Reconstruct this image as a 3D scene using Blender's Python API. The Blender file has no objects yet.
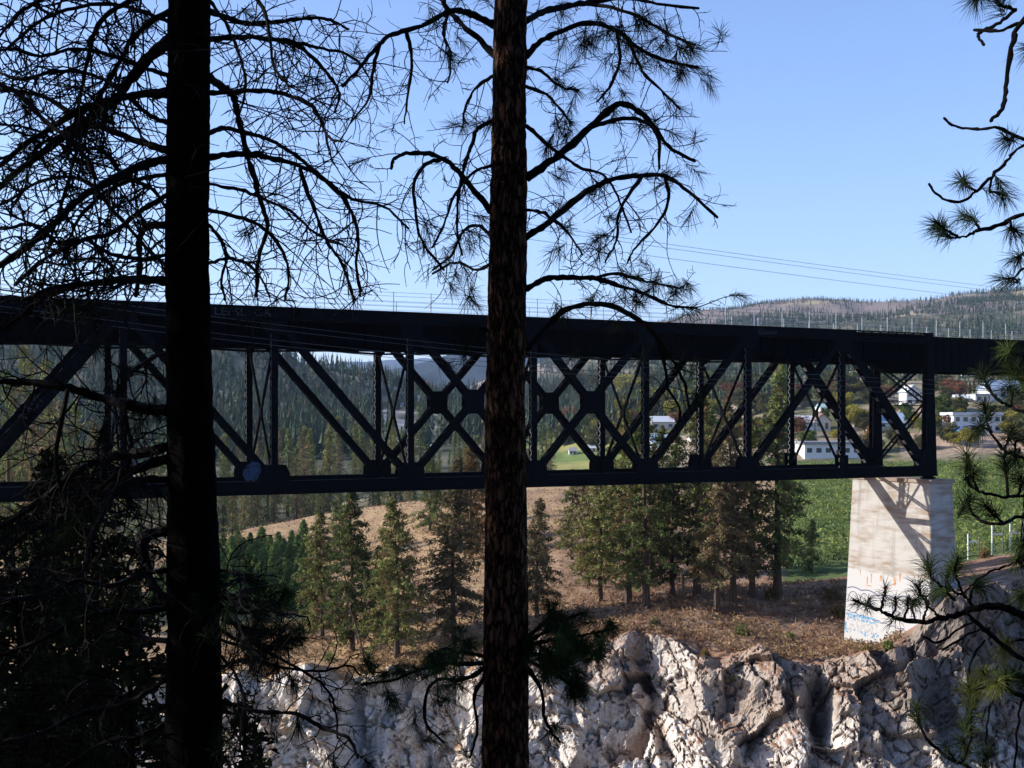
import bpy, math, random
import numpy as np
from mathutils import Vector

random.seed(7); rng = np.random.default_rng(7)
sc = bpy.context.scene
col = sc.collection

# ------------------------------------------------------------------ camera, sky, sun, exposure
F = 1240.0; CX = 512.0; HZ = 417.0          # focal length in pixels, image centre, horizon row
cam = bpy.data.cameras.new("camera"); camo = bpy.data.objects.new("camera", cam); col.objects.link(camo)
cam.sensor_width = 36.0; cam.lens = F / 1024.0 * 36.0
cam.shift_y = (HZ - 384.0) / 1024.0
cam.clip_start = 0.1; cam.clip_end = 60000
camo.location = (0, 0, 0); camo.rotation_euler = (math.radians(90), 0, 0)
sc.camera = camo

SUN = Vector((-0.908, 0.054, 0.418)).normalized()
elev = math.asin(SUN.z); azim = math.atan2(SUN.x, SUN.y)      # clockwise from +Y
w = bpy.data.worlds.new("World"); sc.world = w; w.use_nodes = True
nt = w.node_tree; nt.nodes.clear()
wo = nt.nodes.new("ShaderNodeOutputWorld"); bg = nt.nodes.new("ShaderNodeBackground")
sky = nt.nodes.new("ShaderNodeTexSky"); sky.sky_type = 'NISHITA'; sky.sun_disc = False
sky.sun_elevation = elev; sky.sun_rotation = azim
sky.altitude = 500; sky.air_density = 1.0; sky.dust_density = 1.0; sky.ozone_density = 4.0
wb = nt.nodes.new("ShaderNodeMix"); wb.data_type = 'RGBA'; wb.blend_type = 'MULTIPLY'; wb.inputs[0].default_value = 1; wb.inputs[7].default_value = (1.0, .93, 1.02, 1)   # cool daylight balance
nt.links.new(sky.outputs[0], wb.inputs[6]); nt.links.new(wb.outputs[2], bg.inputs[0]); nt.links.new(bg.outputs[0], wo.inputs[0])
bg.inputs[1].default_value = 0.115
sun = bpy.data.lights.new("sun", 'SUN'); suno = bpy.data.objects.new("sun", sun); col.objects.link(suno)
sun.energy = 3.7; sun.angle = math.radians(0.53); sun.color = (1.0, 0.93, 0.83)
suno.rotation_euler = SUN.to_track_quat('Z', 'Y').to_euler()
sc.view_settings.view_transform = 'Standard'; sc.view_settings.look = 'None'
sc.view_settings.exposure = 1.15; sc.view_settings.gamma = 1.0
sc.cycles.max_bounces = 5; sc.cycles.diffuse_bounces = 2; sc.cycles.glossy_bounces = 2
sc.cycles.transmission_bounces = 2; sc.cycles.volume_bounces = 1; sc.cycles.transparent_max_bounces = 4

# ------------------------------------------------------------------ helpers
def at(px, py, Y):
    return np.array([(px - CX) / F * Y, Y, (HZ - py) / F * Y])
def A(*v): return np.array(v, dtype=float)
def unit(v):
    v = np.asarray(v, float); return v / (np.linalg.norm(v) + 1e-12)

_perm = np.random.default_rng(3).permutation(256); _perm = np.concatenate([_perm, _perm, _perm])
_grad = np.random.default_rng(4).normal(size=(256, 3)); _grad /= np.linalg.norm(_grad, axis=1)[:, None]
def noise(P):
    P = np.asarray(P, float); i = np.floor(P).astype(int); f = P - i; i &= 255
    u = f * f * f * (f * (f * 6 - 15) + 10)
    out = 0
    for dx in (0, 1):
        wx = u[:, 0] if dx else 1 - u[:, 0]
        for dy in (0, 1):
            wy = u[:, 1] if dy else 1 - u[:, 1]
            for dz in (0, 1):
                wz = u[:, 2] if dz else 1 - u[:, 2]
                h = _perm[_perm[_perm[i[:, 0] + dx] + i[:, 1] + dy] + i[:, 2] + dz]
                g = _grad[h]
                d = (f[:, 0] - dx) * g[:, 0] + (f[:, 1] - dy) * g[:, 1] + (f[:, 2] - dz) * g[:, 2]
                out = out + wx * wy * wz * d
    return out * 1.6
def fbm(P, oct=4):
    s = 0; a = 1.0; P = np.asarray(P, float)
    for o in range(oct):
        s = s + a * noise(P * 2 ** o + 17.3 * o); a *= 0.5
    return s

class MB:
    def __init__(s): s.v = []; s.f3 = []; s.f4 = []; s.c = []; s.n = 0
    def add(s, V, tri=None, quad=None, c=(1, 1, 1)):
        V = np.asarray(V, float)
        if tri is not None: s.f3.append(np.asarray(tri, int) + s.n)
        if quad is not None: s.f4.append(np.asarray(quad, int) + s.n)
        C = np.asarray(c, float)
        if C.ndim == 1: C = np.tile(C, (len(V), 1))
        s.v.append(V); s.c.append(C); s.n += len(V)
    def box(s, a, b, c=(1, 1, 1)):
        x0, y0, z0 = a; x1, y1, z1 = b
        s.obox(A((x0 + x1) / 2, (y0 + y1) / 2, (z0 + z1) / 2), A(1, 0, 0), A(0, 1, 0), A(0, 0, 1), x1 - x0, y1 - y0, z1 - z0, c)
    def obox(s, o, ex, ey, ez, lx, ly, lz, c=(1, 1, 1)):
        V = [o + ex * lx * i / 2 + ey * ly * j / 2 + ez * lz * k / 2 for i in (-1, 1) for j in (-1, 1) for k in (-1, 1)]
        s.add(V, quad=[(0, 1, 3, 2), (4, 6, 7, 5), (0, 4, 5, 1), (2, 3, 7, 6), (0, 2, 6, 4), (1, 5, 7, 3)], c=c)
    def bar(s, p, q, wd, dp, side, c=(1, 1, 1)):
        """rectangular bar p-q; dp thickness along 'side', wd across"""
        d = np.asarray(q) - np.asarray(p); L = np.linalg.norm(d); d = d / L
        e = unit(np.asarray(side) - d * np.dot(side, d)); g = np.cross(d, e)
        s.obox((np.asarray(p) + q) / 2, d, e, g, L, dp, wd, c)
    def poly(s, pts, nrm, th, c=(1, 1, 1)):
        """convex polygon plate of thickness th along nrm"""
        P = np.asarray(pts, float); n = len(P); nrm = unit(nrm)
        V = np.concatenate([P - nrm * th / 2, P + nrm * th / 2])
        tri = []
        for i in range(1, n - 1): tri += [(0, i + 1, i), (n, n + i, n + i + 1)]
        quad = [(i, (i + 1) % n, n + (i + 1) % n, n + i) for i in range(n)]
        s.add(V, tri=tri, quad=quad, c=c)
    def tube(s, P, R, k=5, c=(1, 1, 1), cap=True):
        P = np.asarray(P, float); n = len(P)
        R = np.broadcast_to(np.asarray(R, float), (n,))
        T = np.gradient(P, axis=0); T /= (np.linalg.norm(T, axis=1)[:, None] + 1e-12)
        m = unit(P[-1] - P[0] + 1e-9)
        ref = A(0, 0, 1) if abs(m[2]) < 0.8 else A(1, 0, 0)
        E = np.cross(T, ref); E /= (np.linalg.norm(E, axis=1)[:, None] + 1e-9)
        G = np.cross(E, T)
        a = np.arange(k) * 2 * math.pi / k
        V = P[:, None, :] + R[:, None, None] * (np.cos(a)[None, :, None] * E[:, None, :] + np.sin(a)[None, :, None] * G[:, None, :])
        V = V.reshape(-1, 3)
        i = np.arange(n - 1)[:, None] * k; j = np.arange(k)[None, :]; j2 = (j + 1) % k
        Q = np.stack([i + j, i + k + j, i + k + j2, i + j2], -1).reshape(-1, 4)
        tri = None
        if cap:
            V = np.concatenate([V, P[-1:] + T[-1:] * R[-1], P[:1] - T[:1] * R[0] * .3]); b = (n - 1) * k
            tri = [(b + jj, n * k, b + (jj + 1) % k) for jj in range(k)] + [((jj + 1) % k, n * k + 1, jj) for jj in range(k)]
        if isinstance(c, np.ndarray) and c.ndim == 2: c = tuple(c[0])
        s.add(V, tri=tri, quad=Q, c=c)
    def build(s, name, mat, parent=None, origin=(0, 0, 0), smooth=False):
        V = np.concatenate(s.v) - np.asarray(origin, float); C = np.concatenate(s.c)
        f3 = np.concatenate(s.f3) if s.f3 else np.zeros((0, 3), int)
        f4 = np.concatenate(s.f4) if s.f4 else np.zeros((0, 4), int)
        me = bpy.data.meshes.new(name)
        me.vertices.add(len(V)); me.vertices.foreach_set("co", V.astype(np.float32).ravel())
        nl = f3.size + f4.size; npoly = len(f3) + len(f4)
        me.loops.add(nl); me.loops.foreach_set("vertex_index", np.concatenate([f3.ravel(), f4.ravel()]).astype(np.int32))
        me.polygons.add(npoly)
        st = np.concatenate([np.arange(len(f3)) * 3, f3.size + np.arange(len(f4)) * 4]).astype(np.int32)
        me.polygons.foreach_set("loop_start", st)
        me.polygons.foreach_set("use_smooth", np.full(npoly, bool(smooth)))
        ca = me.color_attributes.new("Col", 'FLOAT_COLOR', 'POINT')
        ca.data.foreach_set("color", np.concatenate([C, np.ones((len(C), 1))], 1).astype(np.float32).ravel())
        me.update(calc_edges=True); me.validate()
        me.materials.append(mat)
        o = bpy.data.objects.new(name, me); col.objects.link(o)
        if parent is not None: o.parent = parent
        return o

def tag(o, label=None, cat=None, group=None, kind=None):
    if label: o["label"] = label
    if cat: o["category"] = cat
    if group: o["group"] = group
    if kind: o["kind"] = kind
    return o
def empty(name, loc):
    o = bpy.data.objects.new(name, None); col.objects.link(o); o.location = tuple(float(x) for x in loc)
    o.empty_display_size = 0.3
    return o
def copy_tree(o, parent=None):
    c = o.copy(); col.objects.link(c)
    if parent is not None: c.parent = parent
    for ch in list(o.children): copy_tree(ch, c)
    return c

# ------------------------------------------------------------------ materials
def new_mat(name):
    m = bpy.data.materials.new(name); m.use_nodes = True
    n = m.node_tree; b = n.nodes["Principled BSDF"]
    return m, n, b
def plain(name, c, rough=0.7, nscale=6.0, var=0.25, bump=0.0, metallic=0.0, attr=False, stretch=(1, 1, 1), spec=0.3, detail=6, c2=None):
    """albedo c (times vertex colour), varied by object-space noise"""
    m, n, b = new_mat(name)
    tc = n.nodes.new("ShaderNodeTexCoord"); mp = n.nodes.new("ShaderNodeMapping"); mp.inputs[3].default_value = stretch
    nz = n.nodes.new("ShaderNodeTexNoise"); nz.inputs["Scale"].default_value = nscale; nz.inputs["Detail"].default_value = detail
    n.links.new(tc.outputs["Object"], mp.inputs[0]); n.links.new(mp.outputs[0], nz.inputs["Vector"])
    cr = n.nodes.new("ShaderNodeValToRGB")
    lo = tuple(x * (1 - var) for x in c) + (1,); hi = tuple(min(1, x * (1 + var)) for x in (c2 or c)) + (1,)
    cr.color_ramp.elements[0].position = 0.3; cr.color_ramp.elements[0].color = lo
    cr.color_ramp.elements[1].position = 0.7; cr.color_ramp.elements[1].color = hi
    n.links.new(nz.outputs["Fac"], cr.inputs[0])
    out = cr.outputs[0]
    if attr:
        at_ = n.nodes.new("ShaderNodeAttribute"); at_.attribute_name = "Col"
        mx = n.nodes.new("ShaderNodeMix"); mx.data_type = 'RGBA'; mx.blend_type = 'MULTIPLY'; mx.inputs[0].default_value = 1
        n.links.new(out, mx.inputs[6]); n.links.new(at_.outputs["Color"], mx.inputs[7]); out = mx.outputs[2]
    n.links.new(out, b.inputs["Base Color"])
    b.inputs["Roughness"].default_value = rough; b.inputs["Metallic"].default_value = metallic
    b.inputs["Specular IOR Level"].default_value = spec
    if bump:
        bp = n.nodes.new("ShaderNodeBump"); bp.inputs["Strength"].default_value = 0.8; bp.inputs["Distance"].default_value = bump
        n.links.new(nz.outputs["Fac"], bp.inputs["Height"]); n.links.new(bp.outputs[0], b.inputs["Normal"])
    return m
def leafmat(name, transl=0.3, hue=0.12):
    m, n, b = new_mat(name)
    a = n.nodes.new("ShaderNodeAttribute"); a.attribute_name = "Col"
    oi = n.nodes.new("ShaderNodeObjectInfo")
    hs = n.nodes.new("ShaderNodeHueSaturation")
    mr = n.nodes.new("ShaderNodeMapRange"); mr.inputs[3].default_value = 1 - hue * 2; mr.inputs[4].default_value = 1 + hue * 2
    n.links.new(oi.outputs["Random"], mr.inputs[0]); n.links.new(mr.outputs[0], hs.inputs["Value"])
    n.links.new(a.outputs["Color"], hs.inputs["Color"])
    n.nodes.remove(b)
    d = n.nodes.new("ShaderNodeBsdfDiffuse"); t = n.nodes.new("ShaderNodeBsdfTranslucent"); mx = n.nodes.new("ShaderNodeMixShader")
    mx.inputs[0].default_value = transl
    n.links.new(hs.outputs[0], d.inputs[0]); n.links.new(hs.outputs[0], t.inputs[0])
    n.links.new(d.outputs[0], mx.inputs[1]); n.links.new(t.outputs[0], mx.inputs[2])
    n.links.new(mx.outputs[0], n.nodes["Material Output"].inputs[0])
    return m
def barkmat(name, dark, light, scale=9.0):
    m, n, b = new_mat(name)
    tc = n.nodes.new("ShaderNodeTexCoord"); mp = n.nodes.new("ShaderNodeMapping"); mp.inputs[3].default_value = (1, 1, 0.28)
    n.links.new(tc.outputs["Object"], mp.inputs[0])
    nz = n.nodes.new("ShaderNodeTexNoise"); nz.inputs["Scale"].default_value = scale * 1.8; nz.inputs["Detail"].default_value = 10; nz.inputs["Roughness"].default_value = .7
    vo = n.nodes.new("ShaderNodeTexVoronoi"); vo.feature = 'DISTANCE_TO_EDGE'; vo.inputs["Scale"].default_value = scale * 1.6
    va = n.nodes.new("ShaderNodeVectorMath"); va.operation = 'MULTIPLY_ADD'
    va.inputs[1].default_value = (0.12, 0.12, 0.12)
    n.links.new(nz.outputs["Color"], va.inputs[0]); n.links.new(mp.outputs[0], va.inputs[2])
    n.links.new(mp.outputs[0], nz.inputs["Vector"]); n.links.new(va.outputs[0], vo.inputs["Vector"])
    rv = n.nodes.new("ShaderNodeMapRange"); rv.inputs[1].default_value = 0.0; rv.inputs[2].default_value = 0.30
    n.links.new(vo.outputs["Distance"], rv.inputs[0])
    mu = n.nodes.new("ShaderNodeMath"); mu.operation = 'MULTIPLY'
    n.links.new(rv.outputs[0], mu.inputs[0]); n.links.new(nz.outputs["Fac"], mu.inputs[1])
    cr = n.nodes.new("ShaderNodeValToRGB")
    cr.color_ramp.elements[0].position = 0.08; cr.color_ramp.elements[0].color = dark + (1,)
    cr.color_ramp.elements[1].position = 0.62; cr.color_ramp.elements[1].color = light + (1,)
    n.links.new(mu.outputs[0], cr.inputs[0]); n.links.new(cr.outputs[0], b.inputs["Base Color"])
    b.inputs["Roughness"].default_value = 1.0; b.inputs["Specular IOR Level"].default_value = 0.03
    bp = n.nodes.new("ShaderNodeBump"); bp.inputs["Strength"].default_value = 1.0; bp.inputs["Distance"].default_value = 0.025
    n.links.new(mu.outputs[0], bp.inputs["Height"]); n.links.new(bp.outputs[0], b.inputs["Normal"])
    return m

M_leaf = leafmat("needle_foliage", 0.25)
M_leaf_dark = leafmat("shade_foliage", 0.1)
M_broad = leafmat("broad_foliage", 0.3)
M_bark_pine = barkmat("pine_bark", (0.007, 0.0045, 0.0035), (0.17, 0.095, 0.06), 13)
M_bark_black = barkmat("dark_bark", (0.0015, 0.0013, 0.0013), (0.004, 0.0034, 0.003), 17)  # near-black: deep shade on the near trunks is put into the bark colour
M_bark_far = plain("far_bark", (0.075, 0.05, 0.036), 0.9, 3, 0.4, stretch=(1, 1, .2))
M_twig = plain("dead_twig", (0.0045, 0.004, 0.004), 0.9, 30, 0.4, spec=0.08)
M_steel = plain("black_bridge_paint", (0.0032, 0.0038, 0.0055), 0.8, 3, 0.5, spec=0.015)
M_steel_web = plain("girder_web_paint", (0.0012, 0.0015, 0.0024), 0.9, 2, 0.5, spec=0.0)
M_lace = plain("sunlit_lacing_paint", (.10, .105, .115), .8, 5, .5, spec=.05)  # paler than the black steel: sun on lacing and end battens put into colour
M_rail = plain("galvanised_rail", (0.45, 0.48, 0.5), 0.45, 10, 0.15, metallic=0.3)
M_rail_dark = plain("walkway_rail_cable", (0.10, 0.12, 0.15), 0.5, 10, 0.15, metallic=0.3)
M_wire = plain("utility_wire", (0.035, 0.045, 0.06), 0.5, 10, 0.1)
M_wire_sky = plain("overhead_wire", (0.25, 0.28, 0.32), 0.5, 10, 0.1)

# ------------------------------------------------------------------ terrain
cpx = A(-2500, 0, 200, 330, 450, 560, 640, 700, 800, 880, 950, 1024, 3500)
def S(Y, y=None, z=None):
    Y = np.broadcast_to(np.asarray(Y, float), cpx.shape).copy()
    if z is None: z = (HZ - np.asarray(y, float)) / F * Y
    else: z = np.broadcast_to(np.asarray(z, float), cpx.shape).copy()
    return Y, z
Yr = A(122, 120, 118, 116, 114, 112, 110, 106, 101.5, 101, 102, 103.5, 104)
yr = A(690, 690, 680, 680, 672, 648, 634, 648, 662, 654, 606, 580, 560)
zr = (HZ - yr) / F * Yr
stations = [
    (S(0.5, z=-1.7), 1), (S(6, z=-3.2), 6), (S(14, z=-8), 10), (S(28, z=-26), 12), (S(45, z=-52), 8), (S(62, z=-62), 4),
    (S(Yr - 22, z=-62), 4), (S(Yr - 12, z=zr - 32), 6), (S(Yr - 6.0, z=zr - 15), 10),
    (S(Yr, z=zr), 125),
    (S(Yr + 12, y=[655, 655, 655, 650, 628, 614, 606, 612, 640, 641, 577, 563, 545]), 44),
    (S(A(140, 140, 140, 138, 136, 132, 130, 127, 127, 127, 126, 124, 122), y=[632, 632, 634, 630, 604, 600, 598, 594, 585, 580, 566, 555, 540]), 40),
    (S(A(170, 170, 172, 175, 172, 165, 160, 150, 145, 145, 145, 143, 140), y=[585, 585, 590, 588, 555, 545, 550, 565, 562, 560, 556, 548, 535]), 24),
    (S(A(215, 215, 218, 235, 232, 245, 245, 250, 250, 250, 250, 250, 250), y=[545, 545, 540, 513, 496, 484, 484, 490, 490, 490, 490, 490, 490]), 26),
    (S(A(275, 275, 275, 290, 290, 300, 315, 340, 345, 345, 330, 320, 320), y=[548, 548, 545, 530, 506, 480, 474, 468, 463, 463, 463, 464, 464]), 20),
    (S(A(460, 460, 460, 450, 440, 450, 440, 430, 385, 385, 380, 375, 375), y=[480, 480, 475, 470, 462, 456, 450, 445, 440, 438, 434, 432, 432]), 20),
    (S(A(640, 640, 640, 620, 600, 650, 560, 540, 480, 470, 450, 440, 440), y=[430, 430, 430, 430, 436, 434, 425, 415, 408, 404, 400, 400, 400]), 24),
    (S(A(780, 780, 780, 780, 800, 900, 900, 850, 800, 800, 780, 760, 760), y=[385, 385, 385, 412, 418, 416, 400, 390, 380, 376, 370, 368, 368]), 24),
    (S(A(980, 980, 980, 980, 1000, 1300, 1400, 1400, 1300, 1300, 1300, 1300, 1300), y=[334, 338, 336, 368, 402, 395, 366, 357, 350, 345, 340, 338, 338]), 30),
    (S(A(1500, 1500, 1500, 1500, 1600, 1900, 2000, 2000, 1900, 1900, 1900, 1900, 1900), y=[360, 360, 360, 390, 405, 372, 346, 334, 325, 318, 314, 312, 312]), 20),
    (S(A(2600, 2600, 2600, 2600, 2600, 2600, 2600, 2600, 2600, 2600, 2600, 2600, 2600), y=[400, 400, 400, 400, 400, 352, 326, 314, 303, 299, 294, 292, 300]), 36),
    (S(3300, z=[60, 60, 60, 20, 20, 60, 150, 180, 190, 190, 190, 190, 190]), 6),
    (S(4600, y=[395, 395, 393, 379, 353, 353, 350, 345, 340, 340, 340, 340, 340]), 24),
    (S(7000, z=100), 5),
    (S(11500, y=[385, 380, 376, 362, 358, 362, 370, 370, 370, 370, 370, 370, 370]), 14),
    (S(14500, z=-100), 3),
]
SY = np.array([s[0][0] for s in stations]); SZ = np.array([s[0][1] for s in stations])      # (stations, control columns)
def prof(px):
    px = np.atleast_1d(px)
    return (np.stack([np.interp(px, cpx, SY[i]) for i in range(len(SY))]),
            np.stack([np.interp(px, cpx, SZ[i]) for i in range(len(SZ))]))
def hill_noise(X, Y):
    X = np.asarray(X, float); Y = np.asarray(Y, float)
    z0 = np.zeros_like(X)
    n = 0.30 * fbm(np.stack([X / 7, Y / 7, z0], -1), 4)
    n += np.clip((Y - 250) / 300, 0, 1) * 5.0 * fbm(np.stack([X / 90, Y / 90, z0 + 3], -1), 4)
    n += np.clip((Y - 1000) / 800, 0, 1) * 16 * fbm(np.stack([X / 320, Y / 420, z0 + 7], -1), 4)
    n += np.clip((Y - 3500) / 1500, 0, 1) * 40 * fbm(np.stack([X / 900, Y / 900, z0 + 9], -1), 4)
    return n * np.clip((Y - 106) / 12, 0, 1)
def ground(px, Y):
    px = np.atleast_1d(np.asarray(px, float)); Y = np.atleast_1d(np.asarray(Y, float))
    py_, pz_ = prof(px)
    z = np.array([np.interp(Y[i], py_[:, i], pz_[:, i]) for i in range(len(px))])
    return z + hill_noise((px - CX) / F * Y, Y)
def Y_at(px, y, Ymin=104):
    """first depth beyond Ymin where the ground shows at image row y"""
    Ys = np.concatenate([np.arange(Ymin, 300, .5), np.arange(300, 1500, 4)])
    z = ground(np.full(len(Ys), px), Ys); yy = HZ - z / Ys * F
    k = np.argmax(yy <= y)
    return float(Ys[k]), float(z[k])

pxs = np.concatenate([np.linspace(-2500, -300, 26), np.linspace(-280, 176, 70), np.arange(180, 1062, 1.45), np.linspace(1065, 1400, 40), np.linspace(1450, 3500, 22)])
pY, pZ = prof(pxs)
rY = []; rZ = []; rS = []
for i in range(len(stations) - 1):
    n = stations[i + 1][1]
    t = np.arange(n) / n
    tt = t if i < 12 else t * 0.55 + 0.45 * (t * t * (3 - 2 * t))
    rY.append(pY[i][None] * (1 - t)[:, None] + pY[i + 1][None] * t[:, None])
    rZ.append(pZ[i][None] * (1 - tt)[:, None] + pZ[i + 1][None] * tt[:, None]); rS.append(i + t)
rY.append(pY[-1:]); rZ.append(pZ[-1:]); rS.append(A(len(stations) - 1))
TY = np.concatenate(rY); TZ = np.concatenate(rZ); TS = np.concatenate(rS)
TX = (pxs[None] - CX) / F * TY
nr, nc = TY.shape
P0 = np.stack([TX, TY, TZ], -1)
flat = P0.reshape(-1, 3); srow = np.repeat(TS, nc); pcol = np.tile(pxs, nr)
hn = hill_noise(flat[:, 0], flat[:, 1])
yimg = HZ - flat[:, 2] / flat[:, 1] * F
D = np.zeros_like(flat); D[:, 2] += hn
# cliff: displaced along its outward normal
step0 = lambda x, a, b: np.clip((x - a) / (b - a), 0, 1)
wc = np.clip((srow - 6.5) / 1.2, 0, 1) * np.clip((9.4 - srow) / .55, 0, 1)
ci = np.where(wc > 0)[0]; Pc = flat[ci]
ridg = lambda q, o=3: 1 - 2 * np.abs(fbm(q, o))
def facets(q, amp, tilt, seed):
    """broken rock: every cell of a jittered grid gets its own height and its own tilted plane"""
    ip = np.floor(q).astype(int); best = np.full(len(q), 9e9); out = np.zeros(len(q))
    for dx in (-1, 0, 1):
        for dy in (-1, 0, 1):
            for dz in (-1, 0, 1):
                c_ = ip + A(dx, dy, dz).astype(int); h = _perm[_perm[_perm[(c_[:, 0] + seed) & 255] + (c_[:, 1] & 255)] + (c_[:, 2] & 255)]
                h2 = _perm[h + 77]; jit = _grad[h] * .45 + .5; r_ = q - (c_ + jit); dd = (r_ ** 2).sum(1)
                val = amp * (h2 / 255. - .5) + tilt * (r_ * _grad[h2]).sum(1); k = dd < best
                best = np.where(k, dd, best); out = np.where(k, val, out)
    return out
bil = lambda q, o=3: 2 * np.abs(fbm(q, o)) - .6
butt = 1.7 * fbm(Pc / A(7.5, 9, 16), 3)
rot = np.stack([Pc[:, 0] * .8 + Pc[:, 2] * .6, Pc[:, 1], -Pc[:, 0] * .6 + Pc[:, 2] * .8], -1)
wq = Pc + .5 * np.stack([fbm(Pc / 1.5 + 3, 2), fbm(Pc / 1.5 + 13, 2), fbm(Pc / 1.5 + 23, 2)], -1)
wr = np.stack([wq[:, 0] * .85 + wq[:, 2] * .5, wq[:, 1], -wq[:, 0] * .5 + wq[:, 2] * .85], -1)
wq = Pc + .22 * np.stack([fbm(Pc / 1.5 + 3, 2), fbm(Pc / 1.5 + 13, 2), fbm(Pc / 1.5 + 23, 2)], -1)
wr = np.stack([wq[:, 0] * .85 + wq[:, 2] * .5, wq[:, 1], -wq[:, 0] * .5 + wq[:, 2] * .85], -1)
rightw = step0(pcol[ci], 600, 720)
blk = facets(wr / A(4.2, 4.6, 5.2), 2.0, 3.0, 11) + facets(wr / A(2.0, 2.2, 2.6), .55, .95, 23) + rightw * .22 * bil(wr / A(2.4, 2.6, 2.2) + 5, 2)
det = facets(wr / A(1.2, 1.3, 1.7), .14, .28, 57) + facets(wq / A(.5, .5, .7), .06, .10, 91) + .07 * fbm(Pc / A(.4, .4, .5), 3)
crk = np.exp(-(fbm(wr / A(2.6, 2.8, 4.6) + 77, 3) / .030) ** 2) * .6 + np.exp(-(fbm(wr / A(5, 5, 2.6) + 97, 3) / .025) ** 2) * .5
det = det - crk
cell = 0
lat = flat[ci] @ A(.95, -.31, 0) + .35 * flat[ci][:, 2] + 2.2 * fbm(Pc / A(6, 6, 6) + 41, 3)
def saw(x, per, sh=.16):
    q = x / per; k_ = np.floor(q); fr = q - k_; amp_ = .6 + .8 * ((np.sin(k_ * 12.9898) * 43758.5453) % 1)
    return amp_ * np.where(fr < 1 - sh, fr / (1 - sh), (1 - fr) / sh) - .5
d = .7 * butt + blk * .8 + det + 1.5 * saw(lat, 7.6)
d_rel = np.zeros(len(flat)); d_rel[ci] = d - det
pc = pcol[ci]; yc = yimg[ci]
def bump(px0, sx, y0, sy): return np.exp(-((pc - px0) / sx) ** 2 - ((yc - y0) / sy) ** 2)
def step(x, a, b): return np.clip((x - a) / (b - a), 0, 1)
# the lit white buttress at the left, then a bay that lies in its shade
d += 1.5 * step(pc, 235, 262) * (1 - step(pc, 338, 352)) * (yc > 600)
d -= 2.6 * step(pc, 340, 352) * (1 - step(pc, 380, 475)) * step(yc, 672, 690)
d -= 2.8 * bump(663, 21, 652, 24) ** .6          # shaded recess under the rim
d -= 3.8 * np.clip(1.6 * bump(818, 14, 704, 34) - .25, 0, 1)          # dark cleft
d += 1.6 * bump(895, 20, 655, 30) + 1.2 * bump(975, 40, 600, 22)           # boulders beside the pier
d += 1.3 * np.exp(-((yc - (655 + (pc - 690) * .35)) / 16) ** 2) * step(pc, 600, 700) * (1 - step(pc, 840, 900))
nrm = unit(A(-.22, -.86, .42))
D[ci] += nrm[None] * (d * wc[ci])[:, None]
wr_ = np.clip((srow - 7.9) / .9, 0, 1) * np.clip((9.8 - srow) / .7, 0, 1)
D[:, 2] += wr_ * (1.5 * fbm(np.stack([flat[:, 0] / 7, 0 * hn, 0 * hn + 50], -1), 2) + .35 * fbm(np.stack([flat[:, 0] / 2.2, flat[:, 1] / 4, 0 * hn + 60], -1), 2)) * (1 - np.exp(-((pcol - 865) / 25) ** 2))
flat2 = flat + D
G3 = flat2.reshape(nr, nc, 3)
du = np.gradient(G3, axis=1); dv = np.gradient(G3, axis=0)
N = np.cross(du, dv); N /= np.linalg.norm(N, axis=2)[..., None] + 1e-9; N = N.reshape(-1, 3)
up = N[:, 2]
# albedo by zone
def mixc(a, b, t): return a * (1 - t[:, None]) + b * t[:, None]
Xw, Yw, Zw = flat2.T
n1 = fbm(np.stack([Xw / 4, Yw / 4, Zw / 4], -1), 4); n2 = fbm(np.stack([Xw / 40, Yw / 40, 0 * Zw], -1), 4)
n3 = fbm(np.stack([Xw / 1.1, Yw / 1.1, Zw / 1.1], -1), 3)
tan = np.tile(A(.40, .275, .145), (len(Xw), 1)); tan = mixc(tan, np.tile(A(.27, .165, .10), (len(Xw), 1)), np.clip(n1 * .9 + .3, 0, 1))
C = tan.copy()
litter = np.tile(A(.25, .145, .095), (len(Xw), 1)); litter = mixc(litter, np.tile(A(.40, .30, .22), (len(Xw), 1)), np.clip(n3 * .8 + n1 * .7, 0, 1))
litter = mixc(litter, np.tile(A(.14, .085, .055), (len(Xw), 1)), np.clip(-n1 * 1.2 - .1, 0, 1))
C = mixc(C, litter, step(pcol, 480, 600) * (srow < 12.2))
# orchard floor
g_or = np.clip((pcol - 770) / 20, 0, 1) * ((srow > 11.2) & (srow < 14.05))
C = mixc(C, np.tile(A(.10, .135, .045), (len(Xw), 1)), g_or)
g_pl = step(pcol, 150, 190) * (1 - step(pcol, 300, 330)) * ((srow > 11.05) & (srow < 12.4))
C = mixc(C, np.tile(A(.16, .17, .07), (len(Xw), 1)), g_pl)
# hills
hf = srow >= 14.0
ff = np.tile(A(.075, .08, .052), (len(Xw), 1)); ff = mixc(ff, np.tile(A(.26, .215, .15), (len(Xw), 1)), np.clip(n2 * 1.3 - .1, 0, 1))
C = np.where((hf)[:, None], ff, C)
town = (pcol > 640) & (srow >= 14.05) & (srow < 17)
C = np.where(town[:, None], mixc(np.tile(A(.11, .115, .055), (len(Xw), 1)), np.tile(A(.34, .265, .19), (len(Xw), 1)), np.clip(n2 * 1.5 + n1 * .6 + .4, 0, 1)), C)
bank = (pcol > 900) & (srow >= 14.35) & (srow < 15.1)
C = np.where(bank[:, None], mixc(np.tile(A(.42, .31, .23), (len(Xw), 1)), np.tile(A(.20, .15, .1), (len(Xw), 1)), np.clip(n1 * 1.2 + .2, 0, 1)), C)
fld = (pcol > 500) & (pcol < 640) & (srow > 14.3) & (srow < 15.9)
stripe = (np.sin(Yw / 26) > .0)
C = np.where(fld[:, None], np.where(stripe[:, None], A(.33, .31, .10), A(.16, .21, .06)), C)
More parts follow.
